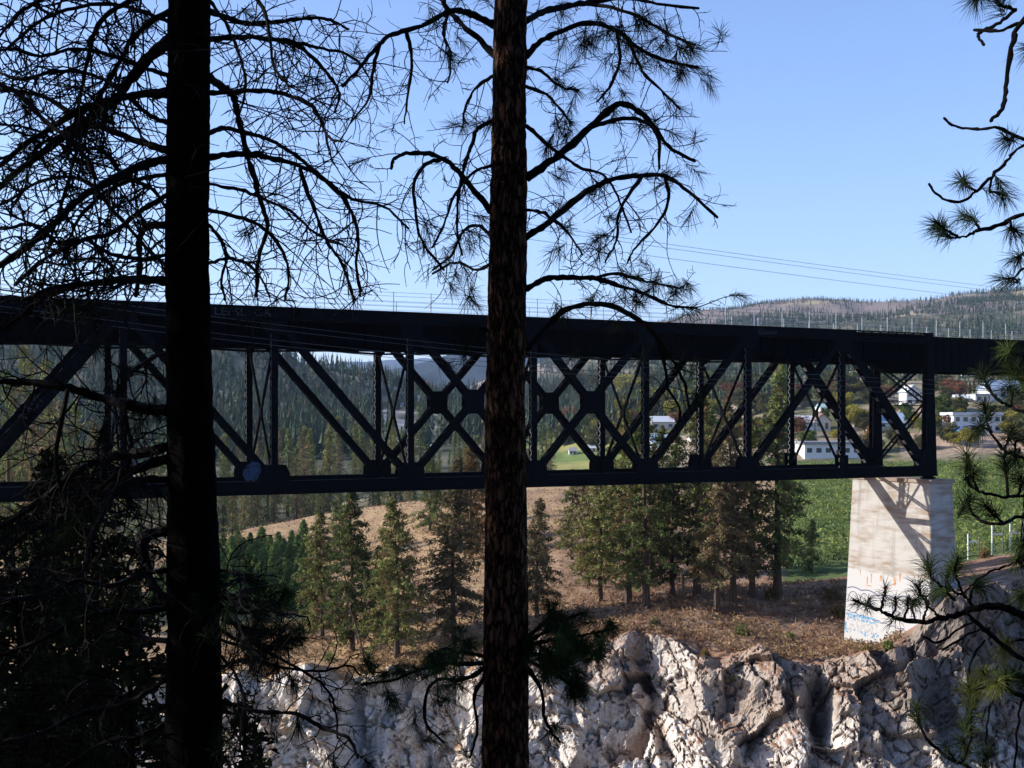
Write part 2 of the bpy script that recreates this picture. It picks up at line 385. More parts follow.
scree = np.exp(-((pcol - 405) / 45) ** 2) * ((srow > 15.3) & (srow < 17.8)) * np.clip(n2 * 2.2 + .35, 0, 1)
C = mixc(C, np.tile(A(.42, .39, .36), (len(Xw), 1)), scree)
meadow = (srow > 19.0) & (srow < 20.2)
C = np.where(meadow[:, None], mixc(np.tile(A(.20, .165, .145), (len(Xw), 1)), np.tile(A(.36, .30, .18), (len(Xw), 1)), np.clip(fbm(np.stack([Xw / 160, Yw / 220, 0 * Xw], -1), 3) * 2 - .5, 0, 1)), C)
farf = srow > 20.2
C = np.where(farf[:, None], np.tile(A(.018, .028, .030), (len(Xw), 1)) * (1 + .5 * np.clip(n2, -1, 1))[:, None], C)
# rock on everything steep of the canyon
steep = np.clip((.80 - up) / .22, 0, 1) * np.clip((srow - 5) / 2, 0, 1) * (srow < 11.3)
white = np.tile(A(.60, .565, .52), (len(Xw), 1)); grey = np.tile(A(.27, .24, .215), (len(Xw), 1)); ochre = np.tile(A(.40, .29, .20), (len(Xw), 1))
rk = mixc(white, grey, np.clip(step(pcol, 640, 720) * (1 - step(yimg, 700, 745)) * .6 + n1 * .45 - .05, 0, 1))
rk = mixc(rk, ochre, np.clip(fbm(np.stack([Xw / 2.5, Yw / 2.5, Zw / 6 + 4], -1), 3) * 1.3 - .45, 0, 1) * .7)
strk = np.clip(fbm(np.stack([Xw / .8, Yw / .8, Zw / 7 + 70], -1), 3) * 1.6 - .25, 0, 1)
rk = mixc(rk, np.tile(A(.24, .20, .165), (len(Xw), 1)), strk * .6)
gul = np.clip((-.25 - d_rel) * 1.2 + .6 * n1, 0, 1) * step(pcol, 540, 640) * (1 - step(pcol, 880, 930))
soil = np.clip((srow - 8.55) / .35, 0, 1) * np.clip(.55 + 1.1 * n1, 0, 1) * step(pcol, 520, 640) * (1 - step(pcol, 890, 930))
rk = mixc(rk, np.tile(A(.30, .195, .125), (len(Xw), 1)), np.clip(np.maximum(gul * .85, soil), 0, 1))
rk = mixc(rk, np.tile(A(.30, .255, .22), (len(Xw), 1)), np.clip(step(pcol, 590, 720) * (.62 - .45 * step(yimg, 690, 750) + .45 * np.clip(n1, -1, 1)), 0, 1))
rk = rk * (1 - .42 * step(pcol, 870, 930) * (1 - .6 * step(yimg, 720, 760)))[:, None]  # rock right of the pier painted darker to deepen the shade there
rk = rk * (1 + .12 * np.clip(n3, -1, 1))[:, None]
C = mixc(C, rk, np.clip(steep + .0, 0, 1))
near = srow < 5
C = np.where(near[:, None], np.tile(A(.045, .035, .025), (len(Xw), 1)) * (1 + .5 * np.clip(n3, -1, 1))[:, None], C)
C = np.clip(C, .005, .8)
tb = MB()
ii = np.arange(nr - 1)[:, None] * nc; jj = np.arange(nc - 1)[None]
Q = np.stack([ii + jj, ii + jj + 1, ii + nc + jj + 1, ii + nc + jj], -1).reshape(-1, 4)
tb.add(flat2, quad=Q, c=C)
m, n, b = new_mat("canyon_ground")
a_ = n.nodes.new("ShaderNodeAttribute"); a_.attribute_name = "Col"
tc = n.nodes.new("ShaderNodeTexCoord")
nz = n.nodes.new("ShaderNodeTexNoise"); nz.inputs["Scale"].default_value = 3.2; nz.inputs["Detail"].default_value = 9; nz.inputs["Roughness"].default_value = .65
n.links.new(tc.outputs["Object"], nz.inputs["Vector"])
mr = n.nodes.new("ShaderNodeMapRange"); mr.inputs[1].default_value = .3; mr.inputs[2].default_value = .7; mr.inputs[3].default_value = .62; mr.inputs[4].default_value = 1.3
n.links.new(nz.outputs["Fac"], mr.inputs[0])
mx = n.nodes.new("ShaderNodeMix"); mx.data_type = 'RGBA'; mx.blend_type = 'MULTIPLY'; mx.inputs[0].default_value = 1
n.links.new(a_.outputs["Color"], mx.inputs[6]); n.links.new(mr.outputs[0], mx.inputs[7]); n.links.new(mx.outputs[2], b.inputs["Base Color"])
bp = n.nodes.new("ShaderNodeBump"); bp.inputs["Strength"].default_value = .9; bp.inputs["Distance"].default_value = .16
n.links.new(nz.outputs["Fac"], bp.inputs["Height"]); n.links.new(bp.outputs[0], b.inputs["Normal"])
b.inputs["Roughness"].default_value = .95; b.inputs["Specular IOR Level"].default_value = .1
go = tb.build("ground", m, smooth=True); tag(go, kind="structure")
fs = np.repeat(~((TS[:-1] > 7.2) & (TS[:-1] < 9.05)), nc - 1); go.data.polygons.foreach_set("use_smooth", fs)

# unseen wooded bank added behind the viewpoint to block sky light on the trunks
gx, gy = np.meshgrid(np.linspace(-45, 45, 60), np.linspace(0.45, -32, 40))
gzz = np.where(gy > -2, -1.7 - (gy - .45) * .12, -1.4 - (gy + 2) * .95) + .35 * fbm(np.stack([gx.ravel() / 4, gy.ravel() / 4, 0 * gx.ravel()], -1), 3).reshape(gx.shape) * np.clip(-gy / 3, 0, 1)
bm_ = MB(); i_ = np.arange(39)[:, None] * 60; j_ = np.arange(59)[None]
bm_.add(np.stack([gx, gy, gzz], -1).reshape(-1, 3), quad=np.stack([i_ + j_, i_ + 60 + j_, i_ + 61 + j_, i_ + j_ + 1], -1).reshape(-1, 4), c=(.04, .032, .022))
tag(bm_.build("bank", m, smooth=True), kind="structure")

# air between the hills
hb = MB(); hb.box((-36000, -60, -66), (36000, 15000, 1150))
hm = bpy.data.materials.new("hazy_air"); hm.use_nodes = True
hn_ = hm.node_tree; hn_.nodes.clear()
ho = hn_.nodes.new("ShaderNodeOutputMaterial"); hv = hn_.nodes.new("ShaderNodeVolumePrincipled")
hv.inputs["Color"].default_value = (.50, .68, 1.0, 1); hv.inputs["Density"].default_value = 4.5e-5; hv.inputs["Anisotropy"].default_value = 0.2
hn_.links.new(hv.outputs[0], ho.inputs["Volume"])
tag(hb.build("haze", hm), kind="stuff")

# ------------------------------------------------------------------ bridge
uvec = unit(A(8.544, 4.221, 0)); tvec = A(uvec[1], -uvec[0], 0)        # along the bridge to the right; across it towards us
zv = A(0, 0, 1)
P00 = A(35.70, 106.4, 0); pl = 9.53; BW = 6.5
def bp_(k, off=0.0, z=0.0):            # k panels left of the right end; off metres behind the front truss
    return P00 - uvec * pl * k - tvec * off + zv * z
ZT0, ZT1 = 6.35, 7.2; ZB0, ZB1 = -5.06, -4.18
bridge = empty("railway_bridge", bp_(0, 0, ZB0)); BO = bp_(0, 0, ZB0)
tag(bridge, "black steel deck truss railway bridge crossing the canyon on a concrete pier", "bridge")
def bb(mbx, name, mat=None, parent=None, label=None):
    o = mbx.build(name, mat or M_steel, parent or bridge, BO)
    if label: o["label"] = label
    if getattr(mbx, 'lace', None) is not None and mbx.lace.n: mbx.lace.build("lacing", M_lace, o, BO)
    return o
def laced(p, q, wd, dp, pitch=.31, side_lace=True, plate=.10):
    """built-up member: two plates parallel to the truss plane, zig-zag lacing between them on both edges"""
    m_ = MB(); m_.lace = MB(); d = unit(q - p); L = np.linalg.norm(q - p); g = np.cross(d, tvec)
    for s in (-1, 1):
        m_.bar(p + tvec * s * (dp / 2 - plate / 2), q + tvec * s * (dp / 2 - plate / 2), wd, plate, tvec)
    if side_lace:
        nz_ = max(2, int(L / pitch))
        for s in (-1, 1):
            e = g * s * (wd / 2 - .03)
            for i in range(nz_):
                a0 = p + d * L * i / nz_ + e + tvec * (dp / 2 - plate) * (1 if i % 2 else -1)
                a1 = p + d * L * (i + 1) / nz_ + e + tvec * (dp / 2 - plate) * (-1 if i % 2 else 1)
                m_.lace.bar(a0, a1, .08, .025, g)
    return m_
def battened(p, q, wd, dp, pitch=1.15):
    m_ = MB(); m_.lace = MB(); d = unit(q - p); L = np.linalg.norm(q - p); g = np.cross(d, tvec)
    for s in (-1, 1):
        m_.bar(p + tvec * s * (dp / 2 - .05), q + tvec * s * (dp / 2 - .05), wd, .10, tvec)
    n_ = int(L / pitch)
    for s in (-1, 1):
        for i in range(n_):
            c_ = p + d * (i + .5) / n_ * L + g * s * (wd / 2 - .02)
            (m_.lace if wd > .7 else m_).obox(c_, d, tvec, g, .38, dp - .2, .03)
    return m_
for off in (0.0, BW):
    # chords: two webs and cover plates so that the edge steps catch the light
    m_ = MB(); m_.bar(bp_(0, off, (ZB0 + ZB1) / 2) + uvec * .5, bp_(8, off, (ZB0 + ZB1) / 2) - uvec * .5, ZB1 - ZB0 - .1, .5, tvec)
    for z in (ZB0 + .025, ZB1 - .025):
        m_.bar(bp_(0, off, z) + uvec * .5, bp_(8, off, z) - uvec * .5, .05, .66, tvec)
    for i in range(33):
        k = i / 4
        m_.obox(bp_(k, off - .262, (ZB0 + ZB1) / 2), uvec, tvec, zv, .3, .02, .6)
    bb(m_, "bottom_chord")
    m_ = MB(); m_.bar(bp_(.86, off, (ZT0 + ZT1) / 2), bp_(8.14, off, (ZT0 + ZT1) / 2), ZT1 - ZT0 - .1, .5, tvec)
    for z in (ZT0 + .025, ZT1 - .025):
        m_.bar(bp_(.86, off, z), bp_(8.14, off, z), .05, .7, tvec)
    bb(m_, "top_chord")
    # open latticed length of the top chord over the end panel
    m_ = MB()
    m_.bar(bp_(0, off, ZT1 - .04), bp_(.86, off, ZT1 - .04), .07, .5, tvec); m_.bar(bp_(0, off, ZT1 - .52), bp_(.86, off, ZT1 - .52), .07, .5, tvec)
    m_.bar(bp_(0, off, ZT0 + .1), bp_(.86, off, ZT0 + .1), .30, .3, tvec)
    nn = 18
    for i in range(nn):
        for r in (0, 1):
            m_.bar(bp_(.86 * i / nn, off - .1, ZT1 - .08 - .40 * ((i + r) % 2)), bp_(.86 * (i + 1) / nn, off - .1, ZT1 - .08 - .40 * ((i + r + 1) % 2)), .06, .04, tvec) if r == 0 else None
    bb(m_, "lattice_chord")
    for k in range(1, 8):
        bb(laced(bp_(k, off, ZB1), bp_(k, off, ZT0), .42, .5), "vertical_post")
    # end post of the truss, flared at its foot
    m_ = MB()
    m_.poly([bp_(0, off - .25, ZT1) - uvec * .28, bp_(0, off - .25, ZT1) + uvec * .28, bp_(0, off - .25, ZB0) + uvec * .75, bp_(0, off - .25, ZB0) - uvec * .5], tvec, .1)
    m_.poly([bp_(0, off + .25, ZT1) - uvec * .28, bp_(0, off + .25, ZT1) + uvec * .28, bp_(0, off + .25, ZB0) + uvec * .75, bp_(0, off + .25, ZB0) - uvec * .5], tvec, .1)
    for i in range(26):
        z0 = ZB1 + (ZT0 - ZB1) * i / 26; z1 = ZB1 + (ZT0 - ZB1) * (i + 1) / 26
        for s in (-1, 1):
            m_.bar(bp_(0, off + (.2 if i % 2 else -.2), z0) + uvec * s * .24, bp_(0, off + (-.2 if i % 2 else .2), z1) + uvec * s * .24, .07, .02, uvec)
    bb(m_, "end_post")
    m_ = MB(); m_.bar(bp_(8, off, ZB0), bp_(8, off, ZT1), .5, .5, tvec); bb(m_, "end_post")
    dg = lambda k0, z0, k1, z1, wd, dp=.52: bb(battened(bp_(k0, off, z0), bp_(k1, off, z1), wd, dp), "diagonal")
    dg(1, ZT0 + .3, .06, ZB1, .78, .56); dg(7, ZT0 + .3, 7.94, ZB1, .78, .56)
    dg(1, ZT0 + .2, 2, ZB1, .46); dg(2, ZT0 + .2, 3, ZB1, .46)
    dg(7, ZT0 + .2, 6, ZB1, .46); dg(6, ZT0 + .2, 5, ZB1, .46)
    for k in (3, 4):
        dg(k, ZT0, k + 1, ZB1, .46, .50); dg(k + 1, ZT0, k, ZB1, .46, .54)
        zc = (ZT0 + ZB1) / 2
        m_ = MB()
        for s in (-1, 1):
            c_ = bp_(k + .5, off + s * .3, zc); a_w, a_h, ch = .72, .84, .2
            m_.poly([c_ + uvec * x + zv * z for x, z in ((-a_w, -a_h + ch), (-a_w + ch, -a_h), (a_w - ch, -a_h), (a_w, -a_h + ch), (a_w, a_h - ch), (a_w - ch, a_h), (-a_w + ch, a_h), (-a_w, a_h - ch))], tvec, .035)
        bb(m_, "crossing_plate")
    for k in range(0, 9):
        m_ = MB()
        for s in (-1, 1):
            if 0 < k < 8:
                w0, w1 = .98, .74
                if k in (1, 7): w0 = w1 = .45
                c_ = bp_(k, off + s * .29, 0)
                m_.poly([c_ + uvec * x + zv * z for x, z in ((-w0, ZB1 - .35), (w0, ZB1 - .35), (w0, ZB1 + .5), (w1, ZB1 + 1.05), (-w1, ZB1 + 1.05), (-w0, ZB1 + .5))], tvec, .03)
            else:
                sg = -1 if k == 0 else 1
                c_ = bp_(k, off + s * .31, 0)
                m_.poly([c_ + uvec * x * sg + zv * z for x, z in ((-.8, ZB0), (1.3, ZB0 + .2), (1.3, ZB1 + .4), (.7, ZB1 + 1.4), (-.3, ZB1 + 1.6))][::1], tvec, .03)
        bb(m_, "gusset_plate")
        if 0 < k < 8:
            m_ = MB()
            for s in (-1, 1):
                c_ = bp_(k, off + s * .29, 0)
                m_.poly([c_ + uvec * x + zv * z for x, z in ((-.62, ZT0 - .95), (.62, ZT0 - .95), (.92, ZT0 + .1), (-.92, ZT0 + .1))], tvec, .03)
            bb(m_, "gusset_plate")
    for k in (0, 8):
        m_ = MB()
        m_.obox(bp_(k, off, ZB0 - .16), uvec, tvec, zv, 1.0, .8, .16); m_.obox(bp_(k, off, ZB0 - .04), uvec, tvec, zv, .7, .6, .075)
        bb(m_, "bearing")
# deep floor girders with stiffeners, set back behind each truss
for off in (.62, BW - .62):
    m_ = MB(); m_.bar(bp_(-.02, off, 5.85), bp_(8.4, off, 5.85), 2.2, .04, tvec)
    for z in (4.78, 6.93): m_.bar(bp_(-.02, off, z), bp_(8.4, off, z), .06, .42, tvec)
    for i in range(1, 60):
        k = i * 8.4 / 60
        for s in (-1, 1): m_.obox(bp_(k, off + s * .1, 5.85), uvec, tvec, zv, .05, .15, 2.05)
    bb(m_, "floor_girder", M_steel_web)
for k in range(0, 9):
    m_ = MB(); m_.bar(bp_(k, .3, 5.35), bp_(k, BW - .3, 5.35), 1.1, .12, uvec)
    for s in (0, 1):                       # knee brackets
        o0 = .3 if s == 0 else BW - .3; sg = 1 if s == 0 else -1
        m_.poly([bp_(k, o0, 4.8), bp_(k, o0 + sg * 1.6, 4.8), bp_(k, o0, 4.2)], uvec, .06)
    bb(m_, "floor_beam", M_steel_web)
    m_ = MB()
    zs, zt = ZB1 + .1, 4.7
    if 0 < k < 8:
        m_.bar(bp_(k, .2, zs), bp_(k, BW - .2, zt), .17, .14, uvec); m_.bar(bp_(k, BW - .2, zs), bp_(k, .2, zt), .17, .14, uvec)
        m_.obox(bp_(k, BW / 2, (zs + zt) / 2), uvec, tvec, zv, .16, .55, .55)
    else:                                  # heavier latticed portal bracing at the ends
        for (o0, z0, o1, z1) in ((.2, zs, BW - .2, 1.2), (BW - .2, zs, .2, 1.2), (.2, 1.2, BW - .2, zt), (BW - .2, 1.2, .2, zt), (.2, 1.2, BW - .2, 1.2)):
            a0, a1 = bp_(k, o0, z0), bp_(k, o1, z1); dd = unit(a1 - a0); gg = np.cross(dd, uvec); L = np.linalg.norm(a1 - a0)
            for s in (-1, 1): m_.bar(a0 + gg * s * .2, a1 + gg * s * .2, .08, .2, uvec)
            nn = int(L / .5)
            for i in range(nn):
                m_.bar(a0 + dd * L * i / nn + gg * (.2 if i % 2 else -.2), a0 + dd * L * (i + 1) / nn + gg * (-.2 if i % 2 else .2), .06, .03, uvec)
    bb(m_, "sway_brace")
    if k < 8:
        for zz, nm in ((ZB0 + .2, "bottom_lateral_brace"), (4.6, "top_lateral_brace")):
            m_ = MB()
            for (o0, o1) in ((.3, BW - .3), (BW - .3, .3)):
                a0, a1 = bp_(k, o0, zz), bp_(k + 1, o1, zz); dd = unit(a1 - a0); gg = np.cross(dd, zv); L = np.linalg.norm(a1 - a0)
                for s in (-1, 1): m_.bar(a0 + gg * s * .2, a1 + gg * s * .2, .1, .12, zv)
                nn = int(L / .55)
                for i in range(nn):
                    m_.bar(a0 + dd * L * i / nn + gg * (.2 if i % 2 else -.2), a0 + dd * L * (i + 1) / nn + gg * (-.2 if i % 2 else .2), .06, .03, zv)
            bb(m_, nm)
    m_ = MB(); m_.bar(bp_(k, .26, ZB0 + .45), bp_(k, BW - .26, ZB0 + .45), .4, .25, uvec); bb(m_, "bottom_strut")
# deck
m_ = MB(); m_.bar(bp_(-9, BW / 2, 6.98 - .1), bp_(.0, BW / 2, 6.98 - .1), .12, 5.6, tvec); m_.bar(bp_(.0, BW / 2, 7.04), bp_(14, BW / 2, 7.04), .12, BW - .75, tvec)
bb(m_, "deck")
# approach girders
for off in (.35, BW - .35):
    m_ = MB(); ztop, zbot = 6.7, 4.0
    m_.bar(bp_(-.035, off, (ztop + zbot) / 2), bp_(-9, off, (ztop + zbot) / 2), ztop - zbot, .04, tvec)
    for z in (zbot, ztop): m_.bar(bp_(-.035, off, z), bp_(-9, off, z), .08, .45, tvec)
    for i in range(1, 95):
        m_.obox(bp_(-.035 - i * .094, off - .1 if off < 1 else off + .1, (ztop + zbot) / 2), uvec, tvec, zv, .06, .16, ztop - zbot - .12)
    bb(m_, "approach_girder")
    m_ = MB(); m_.bar(bp_(8.05, off, 5.6), bp_(14, off, 5.6), 2.4, .3, tvec); bb(m_, "approach_girder")
# railings
for off, mm in ((-.1, M_rail_dark), (BW + .1, M_rail)):
    m_ = MB(); zd = 7.2
    for h in (.35, .7, 1.05, 1.3):
        m_.tube([bp_(-9, off, zd + h - .25), bp_(-.3, off, zd + h - .2)], .011, 4); m_.tube([bp_(-.3, off, zd + h - .2), bp_(.9, off, zd + h)], .011, 4); m_.tube([bp_(.9, off, zd + h), bp_(14, off, zd + h)], .011, 4)
    r = bb(m_, "railing", mm)
    for i in range(76):
        k = -8.5 + i * .29
        z0 = 6.95 if k < 0 else 7.18
        m_ = MB(); m_.tube([bp_(k, off, z0), bp_(k, off, zd + (1.34 if k > .9 else 1.12))], .032, 5)
        o = m_.build("railing_post", M_rail, r, BO)
# graffiti on the steel
M_gr_blue = plain("blue_spray_paint", (.022, .055, .125), .6, 9, .3); M_gr_pale = plain("pale_spray_paint", (.016, .022, .034), .6, 9, .3)
def lettering(text, o, ex, ez, h, mat, name, nrm, origin, parent, wscale=1.0, slant=0.0, fatten=0.0, wob=0.0):
    cu = bpy.data.curves.new(name, 'FONT'); cu.body = text; cu.size = h / .72; cu.shear = slant; cu.extrude = 0.004; cu.offset = fatten; cu.resolution_u = 3
    to = bpy.data.objects.new(name, cu); col.objects.link(to)
    dg_ = bpy.context.evaluated_depsgraph_get(); me = bpy.data.meshes.new_from_object(to.evaluated_get(dg_))
    col.objects.unlink(to); bpy.data.objects.remove(to)
    V = np.zeros(len(me.vertices) * 3); me.vertices.foreach_get("co", V); V = V.reshape(-1, 3)
    x = V[:, 0] * wscale; y = V[:, 1] + wob * np.sin(V[:, 0] * 5 / h)
    Wp = o[None] + ex[None] * x[:, None] + ez[None] * y[:, None] + nrm[None] * V[:, 2:3] - np.asarray(origin)[None]
    me.vertices.foreach_set("co", Wp.ravel()); me.update()
    me.materials.clear(); me.materials.append(mat)
    ob = bpy.data.objects.new(name, me); col.objects.link(ob); ob.parent = parent
    return ob
def scribble(m_, o, ex, ez, nrm, w_, h_, seed, loops=9, th=.035):
    r_ = random.Random(seed)
    for i in range(loops):
        cx_, cy_ = r_.uniform(.2, .8) * w_, r_.uniform(.2, .8) * h_; a0 = r_.uniform(0, 6.28); ra = r_.uniform(.1, .3)
        pts = []
        for j in range(9):
            a = a0 + j * r_.uniform(.5, .75); rr = ra * (1 + .3 * math.sin(3 * a))
            pts.append((min(max(cx_ + rr * w_ * math.cos(a), 0), w_), min(max(cy_ + rr * h_ * math.sin(a), 0), h_)))
        for (x0, y0), (x1, y1) in zip(pts, pts[1:]):
            if abs(x1 - x0) + abs(y1 - y0) > .02: m_.bar(o + ex * x0 + ez * y0, o + ex * x1 + ez * y1, th, .006, nrm)
lettering("LEFSL  G&", bp_(6.42, -.375, ZT0 + .17), uvec, zv, .5, M_gr_pale, "graffiti", tvec, BO, bridge, 1.25)
lettering("Gasoe", bp_(1.93, -.375, ZT0 + .22), uvec, zv, .42, M_gr_pale, "graffiti", tvec, BO, bridge, 1.3, .2)
lettering("A!CSS", bp_(7.38, -.345, ZB0 + .22), uvec, zv, .5, M_gr_blue, "graffiti", tvec, BO, bridge, 1.0, .1, .01)
dd_ = unit(bp_(7, 0, ZT0 + .3) - bp_(7.94, 0, ZB1))
lettering("SWAST"[2:] if False else "VAST", bp_(7.60, -.30, -.3), dd_, np.cross(tvec, dd_) * -1 if np.cross(tvec, dd_)[2] < 0 else np.cross(tvec, dd_), .5, M_gr_pale, "graffiti", tvec, BO, bridge, 1.1, .1)
m_ = MB(); o_ = bp_(6.22, -.33, ZB1 + .05)
scribble(m_, o_, uvec, zv, tvec, 1.2, 1.3, 4, 16, .05); bb(m_, "graffiti", M_gr_blue)
m_ = MB()
m_.poly([o_ + uvec * x * .95 + zv * z * .95 + tvec * -.006 for x, z in ((.1, .4), (.5, .0), (.95, .1), (1.2, .6), (1.1, 1.2), (.6, 1.35), (.15, .95))], tvec, .004); bb(m_, "graffiti", plain("deep_blue_spray_paint", (.004, .010, .026), .7, 9, .3))

# concrete piers
def pier(kk, zbase, label, graffiti):
    c_ = bp_(kk, BW / 2, 0); root = empty("concrete_pier", c_ + zv * zbase); O_ = c_ + zv * zbase
    tag(root, label, "bridge pier")
    ztop = -5.62
    m_ = MB(); nz_ = 24; L0, L1, T0, T1 = 9.6, 10.7, 2.5, 3.7
    rings = []
    for i in range(nz_ + 1):
        f = i / nz_; z = zbase + (ztop - zbase) * f; a, b_ = L1 + (L0 - L1) * f, T1 + (T0 - T1) * f; bv = .08
        ring = []
        for (sx, sy) in ((-1, -1), (1, -1), (1, 1), (-1, 1)):
            for q in ((1, 0), (0, 1)) if (sx * sy > 0) else ((0, 1), (1, 0)):
                ring.append(c_ + uvec * sx * (b_ / 2 - bv * q[1]) + tvec * sy * (a / 2 - bv * q[0]) + zv * z)
        rings.append(ring)
    k_ = len(rings[0]); V = np.array(rings).reshape(-1, 3)
    Q_ = [(i * k_ + j, i * k_ + (j + 1) % k_, (i + 1) * k_ + (j + 1) % k_, (i + 1) * k_ + j) for i in range(nz_) for j in range(k_)]
    m_.add(V, quad=Q_); m_.poly(rings[-1], zv, .001)
    m_.build("shaft", M_conc, root, O_)
    m_ = MB(); m_.obox(c_ + zv * (ztop + .16), uvec, tvec, zv, 2.8, 9.9, .3); m_.build("cap", M_cap, root, O_)
    if graffiti:
        ft = (T0 - T1) / 2 / (ztop - zbase)           # batter of the lit face
        def face(s_, h_):                             # s metres from the back edge towards us, h above base
            h_ = h_ + 1.55
            return c_ - uvec * (T1 / 2 + ft * h_ + .008) + tvec * (-L1 / 2 + s_) + zv * (zbase + h_)
        nrm_ = -uvec
        m_ = MB(); r_ = random.Random(5)
        def stroke(pts, th):
            for (a0, b0), (a1, b1) in zip(pts, pts[1:]): m_.bar(face(a0, b0), face(a1, b1), th, .008, nrm_)
        # wavy outline of big rounded letters
        top = []
        for i in range(60):
            s_ = .35 + i * .165; top.append((s_, 3.95 + .20 * abs(math.sin(s_ * 1.45)) + .12 * math.sin(s_ * .9)))
        stroke(top, .10)
        x0 = .4
        for wdt in (1.5, 1.2, 1.6, 1.3, 1.5, 1.6):
            r0 = [(x0 + .08 + wdt * .45 * (1 - math.cos(a)), 3.0 + .85 * math.sin(a)) for a in np.linspace(-.2, 3.3, 14)]
            stroke(r0, .07); stroke([(x0 + wdt - .1, 2.3), (x0 + wdt - .12, 3.3)], .07); stroke([(x0 + .3, 2.6), (x0 + wdt * .7, 2.7)], .06)
            stroke([(x0 + .35, 3.1), (x0 + .7, 3.25), (x0 + wdt * .65, 3.05)], .06)
            x0 += wdt + .08
        stroke([(.3 + i * .2, 2.05 - .02 * i + .06 * math.sin(i * 1.3)) for i in range(48)], .07)
        m_.build("graffiti", M_gr_navy, root, O_)
        m_ = MB()
        stroke([(.3 + i * .17, 1.72 + .05 * math.sin(i * .8)) for i in range(24)], .16)
        for i in range(60):
            s_, h_ = r_.uniform(.2, 4.4), r_.choice((r_.uniform(.1, .5), r_.uniform(1.3, 1.75))); stroke([(s_, h_), (s_ + r_.uniform(.1, .3), h_ + r_.uniform(-.1, .1))], r_.uniform(.06, .17))
        stroke([(.25, .3), (.27, 1.0)], .2)
        m_.build("graffiti", M_gr_sky, root, O_)
        m_ = MB()
        for i in range(110):
            s_, h_ = r_.uniform(.5, 4.6), r_.uniform(.25, 1.6); stroke([(s_, h_), (s_ + r_.uniform(-.05, .05), h_ + r_.uniform(.08, .25))], r_.uniform(.04, .07))
        m_.build("graffiti", M_gr_grey, root, O_)
        m_ = MB()
        for (s_, h_, ww, hh) in ((2.9, 4.6, .12, .8), (3.4, 4.7, .1, 1.0), (3.1, 4.55, .6, .1), (4.6, 5.2, .25, .5), (5.3, 4.6, .9, .12), (6.3, 4.9, .3, .8), (6.9, 5.3, .2, .9), (2.0, 5.4, .08, .5)):
            m_.obox(face(s_, h_ + hh / 2), tvec, zv, nrm_, ww, hh, .008)
        m_.build("graffiti", M_gr_rust, root, O_)
    return root
def concrete(name, base, stain, painted):
    m, n, b = new_mat(name)
    tc = n.nodes.new("ShaderNodeTexCoord")
    sep = n.nodes.new("ShaderNodeSeparateXYZ"); n.links.new(tc.outputs["Object"], sep.inputs[0])
    mp = n.nodes.new("ShaderNodeMapping"); mp.inputs[3].default_value = (1, 1, 5); n.links.new(tc.outputs["Object"], mp.inputs[0])
    n1_ = n.nodes.new("ShaderNodeTexNoise"); n1_.inputs["Scale"].default_value = .55; n1_.inputs["Detail"].default_value = 8; n.links.new(mp.outputs[0], n1_.inputs["Vector"])
    n2_ = n.nodes.new("ShaderNodeTexNoise"); n2_.inputs["Scale"].default_value = .28; n2_.inputs["Detail"].default_value = 5; n.links.new(tc.outputs["Object"], n2_.inputs["Vector"])
    mp3 = n.nodes.new("ShaderNodeMapping"); mp3.inputs[3].default_value = (1, 1, .12); n.links.new(tc.outputs["Object"], mp3.inputs[0])
    n3_ = n.nodes.new("ShaderNodeTexNoise"); n3_.inputs["Scale"].default_value = 1.3; n3_.inputs["Detail"].default_value = 4; n.links.new(mp3.outputs[0], n3_.inputs["Vector"])
    def rng_(src, a, c_, lo=0., hi=1.):
        r_ = n.nodes.new("ShaderNodeMapRange"); r_.inputs[1].default_value = a; r_.inputs[2].default_value = c_; r_.inputs[3].default_value = lo; r_.inputs[4].default_value = hi
        n.links.new(src, r_.inputs[0]); return r_.outputs[0]
    def math_(op, x, y):
        r_ = n.nodes.new("ShaderNodeMath"); r_.operation = op
        for i_, q in enumerate((x, y)):
            if isinstance(q, float): r_.inputs[i_].default_value = q
            else: n.links.new(q, r_.inputs[i_])
        return r_.outputs[0]
    def mixx(a, b_, f, mode='MIX'):
        r_ = n.nodes.new("ShaderNodeMix"); r_.data_type = 'RGBA'; r_.blend_type = mode
        n.links.new(f, r_.inputs[0]) if not isinstance(f, float) else setattr(r_.inputs[0], 'default_value', f)
        for i_, q in ((6, a), (7, b_)):
            if isinstance(q, tuple): r_.inputs[i_].default_value = q + (1,)
            else: n.links.new(q, r_.inputs[i_])
        return r_.outputs[2]
    f_ = math_('MULTIPLY', rng_(n1_.outputs["Fac"], .38, .66), rng_(n2_.outputs["Fac"], .36, .56))
    c_ = mixx(base, stain, f_)
    c_ = mixx(c_, tuple(x * .55 for x in base), rng_(n3_.outputs["Fac"], .54, .76, 0., .8))
    # board marks: thin darker lines each 0.3 m of height
    fr = math_('FRACT', math_('MULTIPLY', sep.outputs[2], 3.2), 0.0)
    c_ = mixx(c_, (.62, .58, .52), rng_(fr, .90, .97, 0., .30), 'MULTIPLY')
    if painted:
        zz = math_('ADD', sep.outputs[2], math_('MULTIPLY', n3_.outputs["Fac"], 1.0))
        c_ = mixx(c_, (.41, .41, .405), rng_(zz, 8.05, 7.85))
    n.links.new(c_, b.inputs["Base Color"]); b.inputs["Roughness"].default_value = .9; b.inputs["Specular IOR Level"].default_value = .15
    bp2 = n.nodes.new("ShaderNodeBump"); bp2.inputs["Strength"].default_value = .5; bp2.inputs["Distance"].default_value = .03
    n.links.new(n1_.outputs["Fac"], bp2.inputs["Height"]); n.links.new(bp2.outputs[0], b.inputs["Normal"])
    return m
M_conc = concrete("weathered_concrete", (.38, .37, .35), (.24, .185, .14), True)
